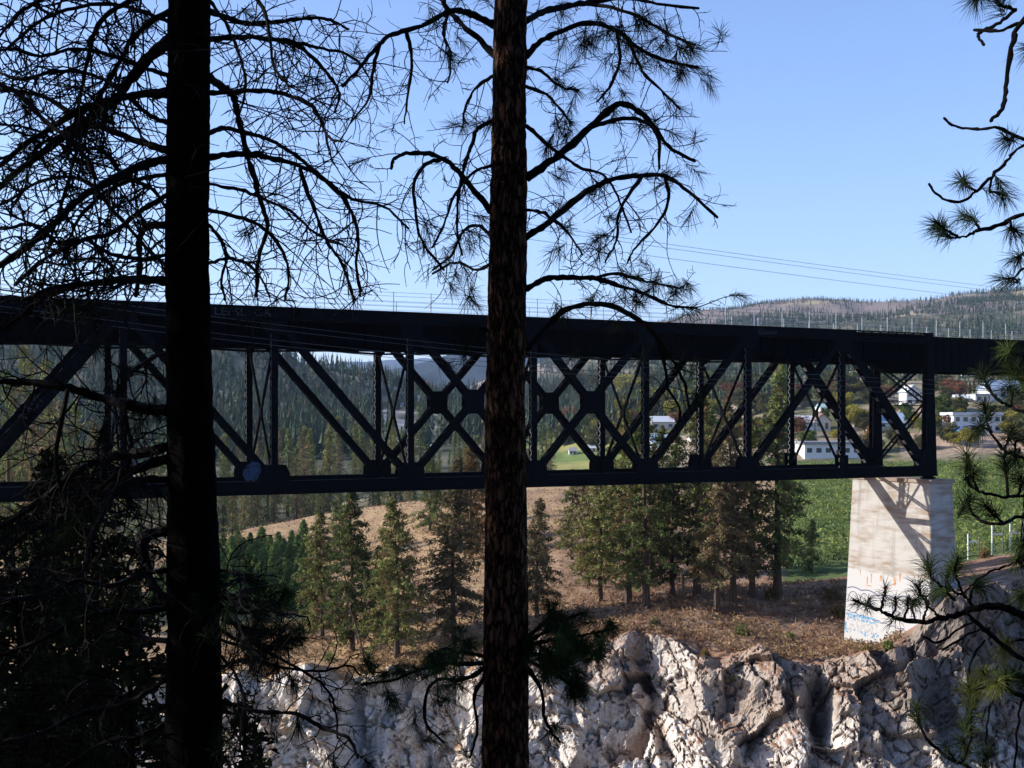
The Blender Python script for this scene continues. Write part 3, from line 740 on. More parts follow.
M_cap = concrete("cap_concrete", (.30, .25, .21), (.22, .15, .11), False)
M_gr_navy = plain("navy_outline_paint", (.10, .10, .18), .7, 5, .3); M_gr_sky = plain("sky_blue_paint", (.10, .25, .40), .7, 5, .3)
M_gr_grey = plain("grey_speckle_paint", (.36, .33, .32), .7, 5, .3); M_gr_rust = plain("rust_paint", (.42, .24, .13), .7, 5, .3)
pier(0, -21.2, "tall tapered concrete pier under the truss end with graffiti round its white painted foot", True)
# steel bent carrying the approach girder
kb = -2.1
Zbase = -13.7
TO = bp_(kb, BW / 2, Zbase); tower = empty("steel_trestle_tower", TO)
tag(tower, "dark steel trestle bent with sloping legs standing right of the concrete pier", "trestle bent")
for s in (0, 1):
    o0 = .35 if s == 0 else BW - .35; sg = -1 if s == 0 else 1
    for dk in (0, -.55):
        m_ = laced(bp_(kb + dk, o0 + sg * 1.5, Zbase - .4), bp_(kb + dk, o0, 3.95), .42, .42, .5)
        m_.obox(bp_(kb + dk, o0 + sg * 1.5, Zbase + .1), uvec, tvec, zv, .9, .9, .5)
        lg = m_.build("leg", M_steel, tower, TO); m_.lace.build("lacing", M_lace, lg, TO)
    m_ = MB(); m_.bar(bp_(kb, o0 + sg * 1.35, Zbase + 1.3), bp_(kb - .55, o0 + sg * 1.35, Zbase + 1.3), .35, .2, tvec); m_.poly([bp_(kb, o0 + sg * 1.35, Zbase + z) - uvec * x * -1 for x, z in ((.1, .3), (1.1, 1.1), (1.1, 1.5), (.1, 2.2))], tvec, .04); m_.build("strut", M_steel, tower, TO)
    for (z0, z1) in ((Zbase + .8, -5.), (-5., 3.8)):
        m_ = MB()
        m_.bar(bp_(kb, o0 + sg * .7, z0), bp_(kb - .55, o0 + sg * .7, z1), .12, .1, tvec); m_.bar(bp_(kb - .55, o0 + sg * .7, z0), bp_(kb, o0 + sg * .7, z1), .12, .1, tvec)
        m_.build("brace", M_steel, tower, TO)

# overhead wires
def wire(pts, r_, name, label, group, mat):
    """catenary sag between the first and last points"""
    p, q, sag = pts; t = np.linspace(0, 1, 40)[:, None]
    P = p * (1 - t) + q * t - zv * 4 * sag * t * (1 - t)
    m_ = MB(); m_.tube(P, r_, 4); o = m_.build(name, mat, None, p); o.location = tuple(p)
    tag(o, label, "wire", group)
for i, (ya, yb) in enumerate(((128, 291), (132, 295), (146, 303))):
    wire((at(-120, ya, 70), at(1100, yb + 8, 210), .6), .022, "power_line", "thin pale wire high in the sky sloping down above the bridge to the right", "overhead wires in the sky", M_wire_sky)
for i, (ya, yb) in enumerate(((264, 383), (270, 387), (284, 391), (290, 395))):
    wire((at(-160, ya, 60), at(1060, yb, 95), 1.3), .014, "utility_cable", "dark cable strung close along the near face of the bridge", "cables along the bridge", M_wire)

# ------------------------------------------------------------------ mid-distance trees
def clump(N, base, spread, size, droop=0.0):
    """N small triangles scattered round points 'base' (n,3); returns verts, tris, index of the source point"""
    n_ = len(base); idx = np.repeat(np.arange(n_), N)
    c_ = base[idx] + rng.normal(size=(n_ * N, 3)) * spread
    d1 = rng.normal(size=(n_ * N, 3)); d1 /= np.linalg.norm(d1, axis=1)[:, None]
    d2 = rng.normal(size=(n_ * N, 3)); d2 -= d1 * (d1 * d2).sum(1)[:, None]; d2 /= np.linalg.norm(d2, axis=1)[:, None]
    s_ = size * rng.uniform(.6, 1.3, size=(n_ * N, 1))
    V = np.stack([c_ - d1 * s_ * .5 - d2 * s_ * .22, c_ - d1 * s_ * .5 + d2 * s_ * .22, c_ + d1 * s_ * .6], 1)
    V[..., 2] -= droop * rng.uniform(0, 1, size=(n_ * N, 1))
    return V.reshape(-1, 3), np.arange(n_ * N * 3).reshape(-1, 3), np.repeat(idx, 3)
GREENS = {
    'far': (A(.034, .052, .038), A(.075, .095, .058), A(.10, .075, .045)),
    'fir': (A(.055, .085, .030), A(.175, .215, .072), A(.17, .12, .07)),
    'olive': (A(.075, .095, .034), A(.235, .24, .082), A(.20, .135, .07)),
    'dry': (A(.085, .082, .045), A(.17, .145, .075), A(.21, .14, .085)),
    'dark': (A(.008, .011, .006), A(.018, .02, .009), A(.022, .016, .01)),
    'rust': (A(.095, .09, .035), A(.21, .135, .055), A(.25, .12, .055)),
}
def pine_parts(h, width, cbase, tone, seed, dens=1.0, size=.42, gap=.35, shape=.8, tris=5):
    """trunk and crown builders for a conifer of height h, half-width 'width', first branches at cbase*h"""
    global rng
    keep = rng; rng = np.random.default_rng(seed); r_ = random.Random(seed)
    T_ = MB(); Cr = MB()
    lean = A(r_.uniform(-.02, .02), r_.uniform(-.02, .02), 0) * h
    zs = np.linspace(0, 1, 9)
    ax = lambda f: A(0, 0, f * h) + lean * f * f + A(.012 * h * math.sin(f * 5 + seed), .01 * h * math.cos(f * 4 + seed), 0) * f
    T_.tube([ax(f) for f in zs], [max(.018 * h * (1 - f) ** .9 * .95, .02) + (.006 * h if f == 0 else 0) for f in zs], 7)
    pts = []; shade = []
    nb = int(h * 5.2 * dens)
    for i in range(nb):
        f = cbase + (1 - cbase) * ((i + r_.random()) / nb) ** .92
        if r_.random() < gap * .35: continue
        rel = (f - cbase) / (1 - cbase)
        prof_ = (1 - rel) ** shape * min(1, .62 + rel * 2.6)
        L = width * max(prof_, .05) * r_.uniform(.4, 1.25)
        a = r_.uniform(0, 2 * math.pi); d = A(math.cos(a), math.sin(a), 0)
        p0 = ax(f); sag = r_.uniform(.05, .38) * L * (1 - rel) - .25 * L * rel
        n_ = max(2, int(L / (size * .75)))
        br = []
        for j in range(n_ + 1):
            t = j / n_
            p = p0 + d * L * t - zv * (sag * t * t - .08 * L * math.sin(t * 3.1)); br.append(p)
            if t > .22 and r_.random() > gap * .5: pts.append(p); shade.append((t, r_.random()))
        if L > .5: T_.tube(br, [max(.012, .010 * L)] * 1 + [.012] * (len(br) - 1), 3, cap=False)
    pts = np.array(pts); shade = np.array(shade)
    V, tr, ix = clump(tris, pts, size * .42, size, droop=size * .3)
    lo, hi, br_ = GREENS[tone]
    k = shade[ix, 1]; t = shade[ix, 0]
    pn = np.clip(fbm(pts / (h * .08) + seed, 2) * .8 + .5, 0, 1)[ix]
    C_ = lo[None] * (1 - pn)[:, None] + hi[None] * pn[:, None]
    brn = (k < .16 + .22 * (1 - t))
    C_ = np.where(brn[:, None], br_[None], C_) * (0.75 + .5 * np.repeat(rng.uniform(0, 1, len(V) // 3), 3))[:, None]
    Cr.add(V, tri=tr, c=C_)
    rng = keep
    return T_, Cr
def make_tree(name, label, cat, parts, loc, group=None, bark=None, leaf=None, scale=1, rz=0):
    r = empty(name, loc); tag(r, label, cat, group)
    parts[0].build("trunk", bark or M_bark_far, r); parts[1].build("crown", leaf or M_leaf, r)
    r.scale = (scale,) * 3; r.rotation_euler = (0, 0, rz)
    return r
# individual trees along the far rim: (px, base row, top row, half width px, first-branch fraction, tone, Ymin, label)
RIM = [
 (397, 657, 497, 34, .22, 'olive', "slender olive conifer with bare reddish lower trunk on the cliff rim, right of the snag"),
 (352, 652, 488, 30, .12, 'fir', "green conifer on the rim behind the leaning grey snag"),
 (322, 640, 512, 27, .15, 'olive', "thin conifer at the left end of the rim row, nearest the young plantation"),
 (453, 643, 458, 30, .12, 'dry', "tall greyish brown conifer on the rim just left of the central pine trunk"),
 (537, 618, 500, 22, .25, 'dry', "sparse brownish pine just right of the central pine trunk on the rim"),
 (378, 628, 545, 16, .1, 'olive', "short bushy conifer tucked behind the slender rim conifer"),
 (600, 602, 452, 30, .28, 'olive', "forked looking olive pine left of the dense rim clump below the bridge"),
 (588, 588, 470, 20, .3, 'dry', "thin pine at the far left of the dense rim clump"),
 (628, 604, 400, 32, .2, 'olive', "tall pine rising through the crossed braces of the truss, left in the rim clump"),
 (646, 608, 392, 34, .22, 'fir', "full green pine in the middle of the dense rim clump, close behind the bridge"),
 (672, 598, 430, 28, .2, 'fir', "green pine behind the pale marker post on the rim"),
 (697, 598, 372, 32, .2, 'olive', "tall olive pine right of the pale marker post on the rim"),
 (717, 612, 428, 26, .3, 'dry', "brownish pine with a red trunk among the right half of the rim clump"),
 (733, 604, 398, 30, .28, 'dry', "brown tinged pine next to the red trunked one on the rim slope"),
 (752, 598, 412, 26, .25, 'olive', "pine between the brown tinged pine and the dark straight one"),
 (777, 596, 352, 32, .2, 'fir', "tall dark straight pine at the right end of the rim clump, before the orchard"),
 (812, 572, 520, 12, .05, 'fir', "small dark conifer on the orchard edge left of the concrete pier"),
 (572, 560, 470, 18, .2, 'olive', "pine on the dry grass hill left of the rim clump"),
 (470, 560, 446, 26, .1, 'rust', "conifer with orange tinged crown rising behind the lower chord, left of the central trunk"),
 (430, 530, 452, 18, .1, 'fir', "small dark conifer on the crest of the dry grass hill"),
 (505, 540, 440, 20, .1, 'fir', "green conifer hidden mostly behind the central pine trunk"),
 (340, 560, 492, 16, .1, 'fir', "conifer standing on the dry grass slope above the plantation"),
 (612, 575, 440, 24, .2, 'fir', "green pine at the back of the rim clump, left part"),
 (712, 580, 410, 26, .2, 'fir', "green pine at the back of the rim clump, right part"),
 (660, 580, 425, 26, .2, 'olive', "olive pine at the back of the rim clump, middle part"),
]
for i, (px, yb, yt, hw, cb, tone, lab) in enumerate(RIM):
    Y, z = Y_at(px, yb, 107); h = (yb - yt) / F * Y
    p = at(px, yb, Y); p[2] = z - .15
    make_tree("pine_tree", lab, "pine tree", pine_parts(h, hw / F * Y * (1.28 if px < 560 else 1.12), cb * .45 + .02, tone, 100 + i, dens=2.9 if px < 560 else 2.1, size=.30 + .003 * h, gap=.36, shape=.72, tris=12), p, "pines along the far rim")
# leaning dead snag
Y, z = Y_at(366, 664, 107); p = at(366, 664, Y); m_ = MB()
tip = at(340, 572, Y) - p
m_.tube([A(0, 0, -.3), tip * .3 + A(.1, 0, 0), tip * .65, tip], [.11, .09, .06, .03], 6)
for j in range(26):
    t = random.uniform(.15, .98); a = random.uniform(0, 6.28); d = A(math.cos(a) * .8, math.sin(a) * .8, random.uniform(-.5, .3)); L = random.uniform(.5, 1.5) * (1.2 - t)
    q = tip * t; m_.tube([q, q + d * L * .5 - zv * .05, q + d * L - zv * .2], [.025, .018, .012], 3)
o = m_.build("dead_snag", M_bark_far); o.location = tuple(p); tag(o, "leaning grey dead snag with bare twigs on the pale cliff rim", "dead tree")
# marker post on the rim
Y, z = Y_at(683, 594, 107); p = at(683, 594, Y); p[2] = z; root = empty("marker_post", p); tag(root, "pale square marker post with a white cap on the rim among the pines", "post")
m_ = MB(); m_.box((-.13, -.13, -.3), (.13, .13, 1.75)); m_.build("post", plain("worn_post", (.42, .34, .27), .9, 4, .3), root)
m_ = MB(); m_.box((-.2, -.2, 1.75), (.2, .2, 2.0)); m_.build("cap", plain("white_cap", (.75, .74, .7), .7, 4, .1), root)

# plantation of young conifers in rows
def young_parts(seed, h=3.6):
    global rng
    keep = rng; rng = np.random.default_rng(seed); T_ = MB(); Cr = MB()
    T_.tube([A(0, 0, -.2), A(0, 0, h * .5), A(0, 0, h * .95)], [.08, .05, .02], 5)
    f = rng.uniform(0.02, 1, 330) ** 1.15; a = rng.uniform(0, 6.283, 330); rr = (1 - f) ** .75 * h * .34 * rng.uniform(.5, 1.05, 330) + .05
    pts = np.stack([np.cos(a) * rr, np.sin(a) * rr, f * h], -1)
    V, tr, ix = clump(4, pts, .12, .42)
    k = rng.uniform(0, 1, len(pts))[ix]; C_ = A(.10, .15, .045)[None] * (1 - k)[:, None] + A(.20, .27, .085)[None] * k[:, None]
    Cr.add(V, tri=tr, c=C_); rng = keep
    return T_, Cr
yproto = []
for q in range(3):
    yproto.append(make_tree("young_conifer", "young cone shaped conifer in the green plantation rows below the dry hill", "young conifer", young_parts(40 + q), (0, 0, 0), "plantation of young conifers"))
spots = []
for row in range(8):
    Yrow = 152 + row * 7.5
    for c_ in range(16):
        px = 150 + c_ * 13.5 + row * 6.5 + random.uniform(-2, 2)
        lim = 312 - max(0, row - 5) * 3
        if 140 < px < lim: spots.append((px, Yrow + random.uniform(-.8, .8)))
gz = ground([s_[0] for s_ in spots], [s_[1] for s_ in spots])
for i, ((px, Y), z) in enumerate(zip(spots, gz)):
    o = yproto[i % 3] if i < 3 else copy_tree(yproto[i % 3])
    o.location = ((px - CX) / F * Y, Y, z - .1); o.rotation_euler = (0, 0, random.uniform(0, 6.28)); sc_ = random.uniform(.7, 1.05) ; o.scale = (sc_, sc_, sc_ * random.uniform(.9, 1.2))

# belt of trees behind the dry hill and at the left bank
belt = []
fp = []
for q, (tone, wd) in enumerate((('fir', 3.2), ('olive', 3.4), ('fir', 2.8), ('dry', 3.0), ('olive', 2.6))):
    belt.append(make_tree("forest_conifer", "tall conifer of the green forest belt behind the dry grass hill", "conifer", pine_parts(20, wd, .02, tone, 300 + q, dens=1.5, size=.6, gap=.2, shape=.75, tris=4), (0, 0, 0), "forest belt behind the dry hill"))
spots = []
for i in range(135):
    px = random.uniform(180, 560) if i < 110 else random.uniform(-40, 180)
    Y = random.uniform(285, 400) if px < 440 else random.uniform(310, 420)
    spots.append((px, Y, random.uniform(.55, 1.15) * (1.0 if px < 420 else .62)))
gz = ground([s_[0] for s_ in spots], [s_[1] for s_ in spots])
for i, ((px, Y, sc_), z) in enumerate(zip(spots, gz)):
    o = belt[i % 5] if i < 5 else copy_tree(belt[i % 5])
    o.location = ((px - CX) / F * Y, Y, z - .2); o.rotation_euler = (0, 0, random.uniform(0, 6.28)); o.scale = (sc_, sc_, sc_)
# trees beyond the left end of the bridge
bank = []
for q, tone in enumerate(('olive', 'fir', 'dry')):
    bank.append(make_tree("bank_conifer", "olive conifer seen through the left end of the truss behind the dark branches", "conifer", pine_parts(17, 3.3, .08, tone, 340 + q, dens=1.2, size=.5, gap=.25, shape=.65), (0, 0, 0), "conifers beyond the left end of the bridge"))
for i, (px, Y, yt) in enumerate(((-30, 150, 350), (8, 165, 372), (30, 140, 395), (52, 170, 360), (75, 150, 402), (96, 160, 420), (118, 175, 440), (140, 150, 470), (152, 190, 455), (20, 190, 345), (-60, 160, 360), (60, 200, 400), (232, 200, 470))):
    z = float(ground(px, Y)[0]); h = (HZ - yt) / F * Y - z
    o = bank[i % 3] if i < 3 else copy_tree(bank[i % 3])
    o.location = ((px - CX) / F * Y, Y, z - .2); o.rotation_euler = (0, 0, i * 1.7); s_ = h / 17; o.scale = (s_ * .9, s_ * .9, s_)

# distant hillside woods: one mass each
def wood(name, label, n, pxr, Yr_, h, keepfn, tone, seed):
    r_ = np.random.default_rng(seed); px = r_.uniform(*pxr, n); Y = r_.uniform(Yr_[0] ** .5, Yr_[1] ** .5, n) ** 2
    k = keepfn(px, Y, r_); px, Y = px[k], Y[k]; n = len(px)
    z = ground(px, Y); X = (px - CX) / F * Y
    tpl = []
    nt_ = 26
    hh = h * r_.uniform(.55, 1.2, n)
    f = r_.uniform(.05, .95, (n, nt_)); a = r_.uniform(0, 6.283, (n, nt_)); wdt = r_.uniform(.14, .22, (n, 1))
    rr = (1 - f) ** .8 * wdt * r_.uniform(.5, 1.1, (n, nt_)); f2 = f - r_.uniform(.04, .12, (n, nt_)); f3 = f + .13
    da = r_.uniform(.35, .7, (n, nt_))
    def pt(rad, ang, ff): return np.stack([X[:, None] + np.cos(ang) * rad * hh[:, None], Y[:, None] + np.sin(ang) * rad * hh[:, None], z[:, None] + ff * hh[:, None]], -1)
    V = np.stack([pt(rr, a - da, f2), pt(rr, a + da, f2), pt(rr * .1, a, f3)], 2).reshape(-1, 3)
    lo, hi, br_ = GREENS[tone]
    kk = r_.uniform(0, 1, (n, 1, 1)); C_ = lo * (1 - kk) + hi * kk
    C_ = np.where(r_.uniform(0, 1, (n, 1, 1)) < .05, br_, C_)
    C_ = np.repeat(np.broadcast_to(C_, (n, nt_, 3)) * r_.uniform(.7, 1.2, (n, nt_, 1)), 3, axis=1).reshape(-1, 3)
    m_ = MB(); m_.add(V, tri=np.arange(len(V)).reshape(-1, 3), c=C_)
    tag(m_.build(name, M_leaf_far), label, None, None, "stuff")
M_leaf_far = leafmat("far_foliage", .1)
def k1(px, Y, r_):
    nn = fbm(np.stack([(px - CX) / F * Y / 70, Y / 70, 0 * Y], -1), 3)
    return (r_.uniform(0, 1, len(px)) < np.clip(.72 + nn, .1, 1)) & ~((np.abs(px - 405) < 40) & (Y > 520) & (Y < 800) & (r_.uniform(0, 1, len(px)) < .8)) & ~((px > 490) & (Y < 660))
wood("hillside_wood", "dark conifer wood covering the hillside left of the valley", 11000, (-150, 600), (480, 1480), 15, k1, 'far', 11)
def k2(px, Y, r_):
    nn = fbm(np.stack([(px - CX) / F * Y / 130, Y / 130, 0 * Y + 2], -1), 3)
    return r_.uniform(0, 1, len(px)) < np.clip(.52 + nn * .9, .03, 1)
wood("slope_wood", "scattered conifers on the lower slopes behind the town", 10500, (500, 1200), (560, 1900), 13, k2, 'far', 12)
def k3(px, Y, r_):
    X = (px - CX) / F * Y
    nn = fbm(np.stack([X / 260, Y / 330, 0 * Y + 5], -1), 4); top = np.clip((Y - 2430) / 150, 0, 1) * (Y < 2680)
    mead = np.exp(-((px - 945) / 60) ** 2 - ((Y - 2430) / 170) ** 2)
    return r_.uniform(0, 1, len(px)) < np.clip(.44 + nn * 1.2 + .45 * top - .75 * mead, .06, 1)
wood("ridge_wood", "conifers dotting the long ridge on the skyline at the right", 26000, (540, 1250), (1850, 2720), 11, k3, 'far', 13)

# orchard: low leafy rows, far too many bushes to count
def orchard():
    global rng
    pts = []; r_ = np.random.default_rng(21)
    Yrow = 136.0
    while Yrow < 318:
        for_px = (775 + max(0, 150 - Yrow) * .8, 1130)
        n = int((for_px[1] - for_px[0]) / F * Yrow / .28)
        px = r_.uniform(for_px[0], for_px[1], n); Y = Yrow + r_.normal(0, .28, n)
        pts.append(np.stack([px, Y], -1)); Yrow += 2.6 + Yrow * .002
    pts = np.concatenate(pts); z = ground(pts[:, 0], pts[:, 1])
    hgt = 1.9 * r_.uniform(0.15, 1.0, len(pts)) ** .8
    P = np.stack([(pts[:, 0] - CX) / F * pts[:, 1], pts[:, 1], z + hgt], -1)
    keep = rng; rng = r_
    V, tr, ix = clump(4, P, .25, .50); rng = keep
    nn = np.clip(fbm(P / 9, 3) * .9 + .5, 0, 1)[ix]; rr = np.repeat(r_.uniform(.7, 1.3, len(V) // 3), 3)
    C_ = (A(.095, .14, .038)[None] * (1 - nn)[:, None] + A(.22, .26, .08)[None] * nn[:, None]) * rr[:, None]
    yel = np.repeat(r_.uniform(0, 1, len(V) // 3) < .03, 3); C_ = np.where(yel[:, None], A(.24, .19, .05), C_)
    m_ = MB(); m_.add(V, tri=tr, c=C_)
    tag(m_.build("orchard_rows", M_broad), "dense green orchard rows on the flat behind the concrete pier", None, None, "stuff")
orchard()
# white row-end frames standing in the orchard
M_post = plain("white_frame_paint", (.75, .76, .75), .6, 5, .1); M_postw = plain("grey_post", (.30, .25, .2), .8, 5, .2)
for (px0, px1, y0, y1, yb, lab) in ((968, 979, 538, 534, 552, "low white row end frame in the orchard, right beside the concrete pier"), (992, 1003, 532, 530, 551, "taller white row end frame in the orchard between the pier and the steel bent"), (1010, 1017, 530, 528, 548, "white row end frame touching the steel bent leg in the orchard")):
    Y = 131.0; p = at((px0 + px1) / 2, yb, Y); z = float(ground((px0 + px1) / 2, Y)[0]); p[2] = z; r = empty("orchard_frame", p); tag(r, lab, "orchard frame", "white frames in the orchard")
    wdt = (px1 - px0) / F * Y; hh = (yb - y1) / F * Y + .4
    for s in (-1, 1):
        m_ = MB(); m_.tube([A(s * wdt / 2, 0, -.3), A(s * wdt / 2, 0, hh * (1.15 if s < 0 else 1))], .07, 6); m_.build("post", M_post if s < 0 else M_postw, r)
    m_ = MB(); m_.bar(A(-wdt / 2, 0, hh * .8), A(wdt / 2, 0, hh * .8), .16, .1, A(0, 1, 0)); m_.build("rail", M_post, r)

# ------------------------------------------------------------------ town on the slope
def broad_parts(seed, w_, h, lo, hi):
    global rng
    keep = rng; rng = np.random.default_rng(seed); r_ = random.Random(seed); T_ = MB(); Cr = MB()
    T_.tube([A(0, 0, -.3), A(.1, 0, h * .3), A(0, .1, h * .75)], [.05 * w_ + .08, .04 * w_, .03], 6)
    for j in range(6):
        a = j * 1.05 + seed; T_.tube([A(0, 0, h * .25), A(math.cos(a) * w_ * .3, math.sin(a) * w_ * .3, h * .55), A(math.cos(a) * w_ * .6, math.sin(a) * w_ * .6, h * .75)], [.09, .06, .02], 4)
    pts = []
    for j in range(16):
        a = r_.uniform(0, 6.28); q = r_.uniform(.1, .75) * w_; c_ = A(math.cos(a) * q, math.sin(a) * q, h * r_.uniform(.32, .84)); R_ = r_.uniform(.22, .42) * w_
        n_ = 75; d = rng.normal(size=(n_, 3)); d /= np.linalg.norm(d, axis=1)[:, None]; pts.append(c_ + d * R_ * rng.uniform(.75, 1.05, (n_, 1)) * A(1, 1, .85))
    pts = np.concatenate(pts); V, tr, ix = clump(2, pts, .12 * w_ * .5, .16 * w_ + .1)
    nn = np.clip(fbm(pts / (w_ * .5) + seed, 2) * .8 + .5, 0, 1)[ix]; rr = np.repeat(rng.uniform(.7, 1.3, len(V) // 3), 3)
    Cr.add(V, tri=tr, c=(lo[None] * (1 - nn)[:, None] + hi[None] * nn[:, None]) * rr[:, None]); rng = keep
    return T_, Cr
TONES = {'green': (A(.045, .07, .02), A(.10, .13, .035)), 'yellow': (A(.17, .16, .03), A(.30, .27, .06)), 'orange': (A(.24, .10, .03), A(.36, .19, .06)), 'russet': (A(.13, .065, .04), A(.22, .11, .06)), 'dull': (A(.06, .065, .03), A(.12, .11, .05))}
bproto = {}
def town_tree(tone, px, yb, yt, hw, label, group=None):
    Y, z = Y_at(px, yb, 300); h = max(2.0, (yb - yt) / F * Y); w_ = hw / F * Y
    if tone not in bproto:
        o = make_tree("broadleaf_tree", label, "tree", broad_parts(50 + len(bproto), 4.0, 8.0, *TONES[tone]), (0, 0, 0), group, leaf=M_broad); bproto[tone] = o
    else:
        o = copy_tree(bproto[tone]); o["label"] = label
        if group: o["group"] = group
        elif "group" in o: del o["group"]
    o.location = ((px - CX) / F * Y, Y, z - .2); o.scale = (w_ / 4, w_ / 4, h / 8); o.rotation_euler = (0, 0, random.uniform(0, 6.28))
for a_ in (
    ('yellow', 850, 428, 402, 12, "rounded yellow green tree between the houses, seen past the end diagonal of the truss"),
    ('orange', 833, 406, 386, 6, "bright orange autumn tree on the slope behind the end panel of the truss"),
    ('russet', 951, 398, 377, 11, "rounded russet tree on the slope just under the approach girder"),
    ('green', 940, 418, 394, 13, "broad green tree right of the truss end post, left of the dark spruce"),
    ('dull', 958, 420, 398, 8, "dull green tree behind the hedge above the long white house"),
    ('dull', 936, 432, 414, 9, "dull bush like tree at the left gable of the long white house"),
    ('orange', 872, 452, 424, 8, "orange brown tree behind the truss end diagonal, below the pale blue roof"),
    ('yellow', 672, 424, 404, 10, "yellow green tree above the white hillside house seen through the middle of the truss"),
    ('yellow', 889, 420, 404, 8, "yellow tinted tree between the truss end posts"),
    ('green', 912, 428, 410, 8, "small green tree beside the white house behind the portal braces"),
    ('yellow', 1001, 380, 371, 9, "pale yellow tree above the blue roofed house at the right edge"),
    ('dull', 985, 388, 374, 10, "large dull tree behind the blue roofed house"),
    ('green', 1020, 396, 380, 10, "green tree at the right edge beside the blue roofed house"),
    ('green', 808, 446, 430, 8, "green shrub on the slope above the flat roofed building"),
    ('yellow', 838, 440, 428, 9, "yellowing shrub on the slope right above the flat roofed building"),
    ('green', 803, 408, 388, 11, "large green tree above the white roofed houses"),
    ('dull', 780, 412, 392, 9, "dull tree left of the white roofed houses"),
    ('dull', 868, 404, 386, 9, "dull green tree on the slope above the pale blue roof"),
    ('green', 894, 398, 380, 9, "green tree high on the slope behind the truss end"),
): town_tree(a_[0], *a_[1:5], a_[5])
tn = 0
occupied = [(802, 864, 440, 462), (792, 833, 404, 432), (853, 910, 412, 432), (905, 922, 384, 408), (950, 1008, 412, 436), (955, 1024, 380, 406), (648, 678, 418, 452)]
while tn < 200:
    px, y = random.uniform(560, 1060), random.uniform(386, 452)
    if any(a0 + .22 * (a1 - a0) < px < a1 - .22 * (a1 - a0) and b0 - 2 < y < b1 + 12 for a0, a1, b0, b1 in occupied): continue
    t = random.choice(('green', 'dull', 'dull', 'green', 'yellow', 'dull', 'green', 'green', 'yellow', 'dull', 'russet')); hh = random.uniform(9, 24)
    town_tree(t, px, y, y - hh, hh * random.uniform(.45, .8), "%s broadleaf tree among the houses of the hillside town" % {'green': 'green', 'dull': 'dull green', 'yellow': 'yellowing', 'russet': 'russet', 'orange': 'orange'}[t], "%s trees of the town" % t); tn += 1
sp = pine_parts(13, 3.0, .03, 'dark', 77, dens=1.6, size=.5, gap=.15, shape=.7)
Y, z = Y_at(960, 418, 300); make_tree("spruce_tree", "dark pointed spruce left of the clipped hedge on the slope", "spruce", sp, ((960 - CX) / F * Y, Y, z), scale=26 / F * Y / 13)
for i, (px, y) in enumerate(((966, 395), (970, 397), (974, 394), (979, 396))):
    Y, z = Y_at(px, y, 300); m_ = MB()
    n_ = 260; f = rng.uniform(0, 1, n_); a = rng.uniform(0, 6.28, n_); rr = .55 * np.sin(np.clip(f * 2.6 + .45, 0, 3.1)) * rng.uniform(.6, 1, n_)
    V, tr, ix = clump(3, np.stack([np.cos(a) * rr, np.sin(a) * rr, f * 5.2], -1), .1, .4); m_.add(V, tri=tr, c=A(.14, .12, .035) * rng.uniform(.6, 1.2, (len(V), 1)))
    r = empty("columnar_tree", ((px - CX) / F * Y, Y, z)); tag(r, "narrow upright yellow brown tree in the short line above the hedge", "tree", "line of narrow trees above the hedge"); m_.build("crown", M_broad, r)
    m_ = MB(); m_.tube([A(0, 0, -.3), A(0, 0, 2.5)], [.12, .08], 5); m_.build("trunk", M_bark_far, r)
# clipped hedge
Y, z = Y_at(1000, 417, 300); P = []
for i in range(1500): P.append((random.uniform(-4.9, 6), random.uniform(-.9, .9), random.uniform(0, 3.2)))
P = np.array(P); V, tr, ix = clump(3, P, .1, .5); m_ = MB(); m_.add(V, tri=tr, c=A(.05, .075, .018) * rng.uniform(.6, 1.4, (len(V), 1)))
o = m_.build("hedge", M_broad); o.location = ((1000 - CX) / F * Y, Y, z); tag(o, "long clipped green hedge above the long white house", "hedge")

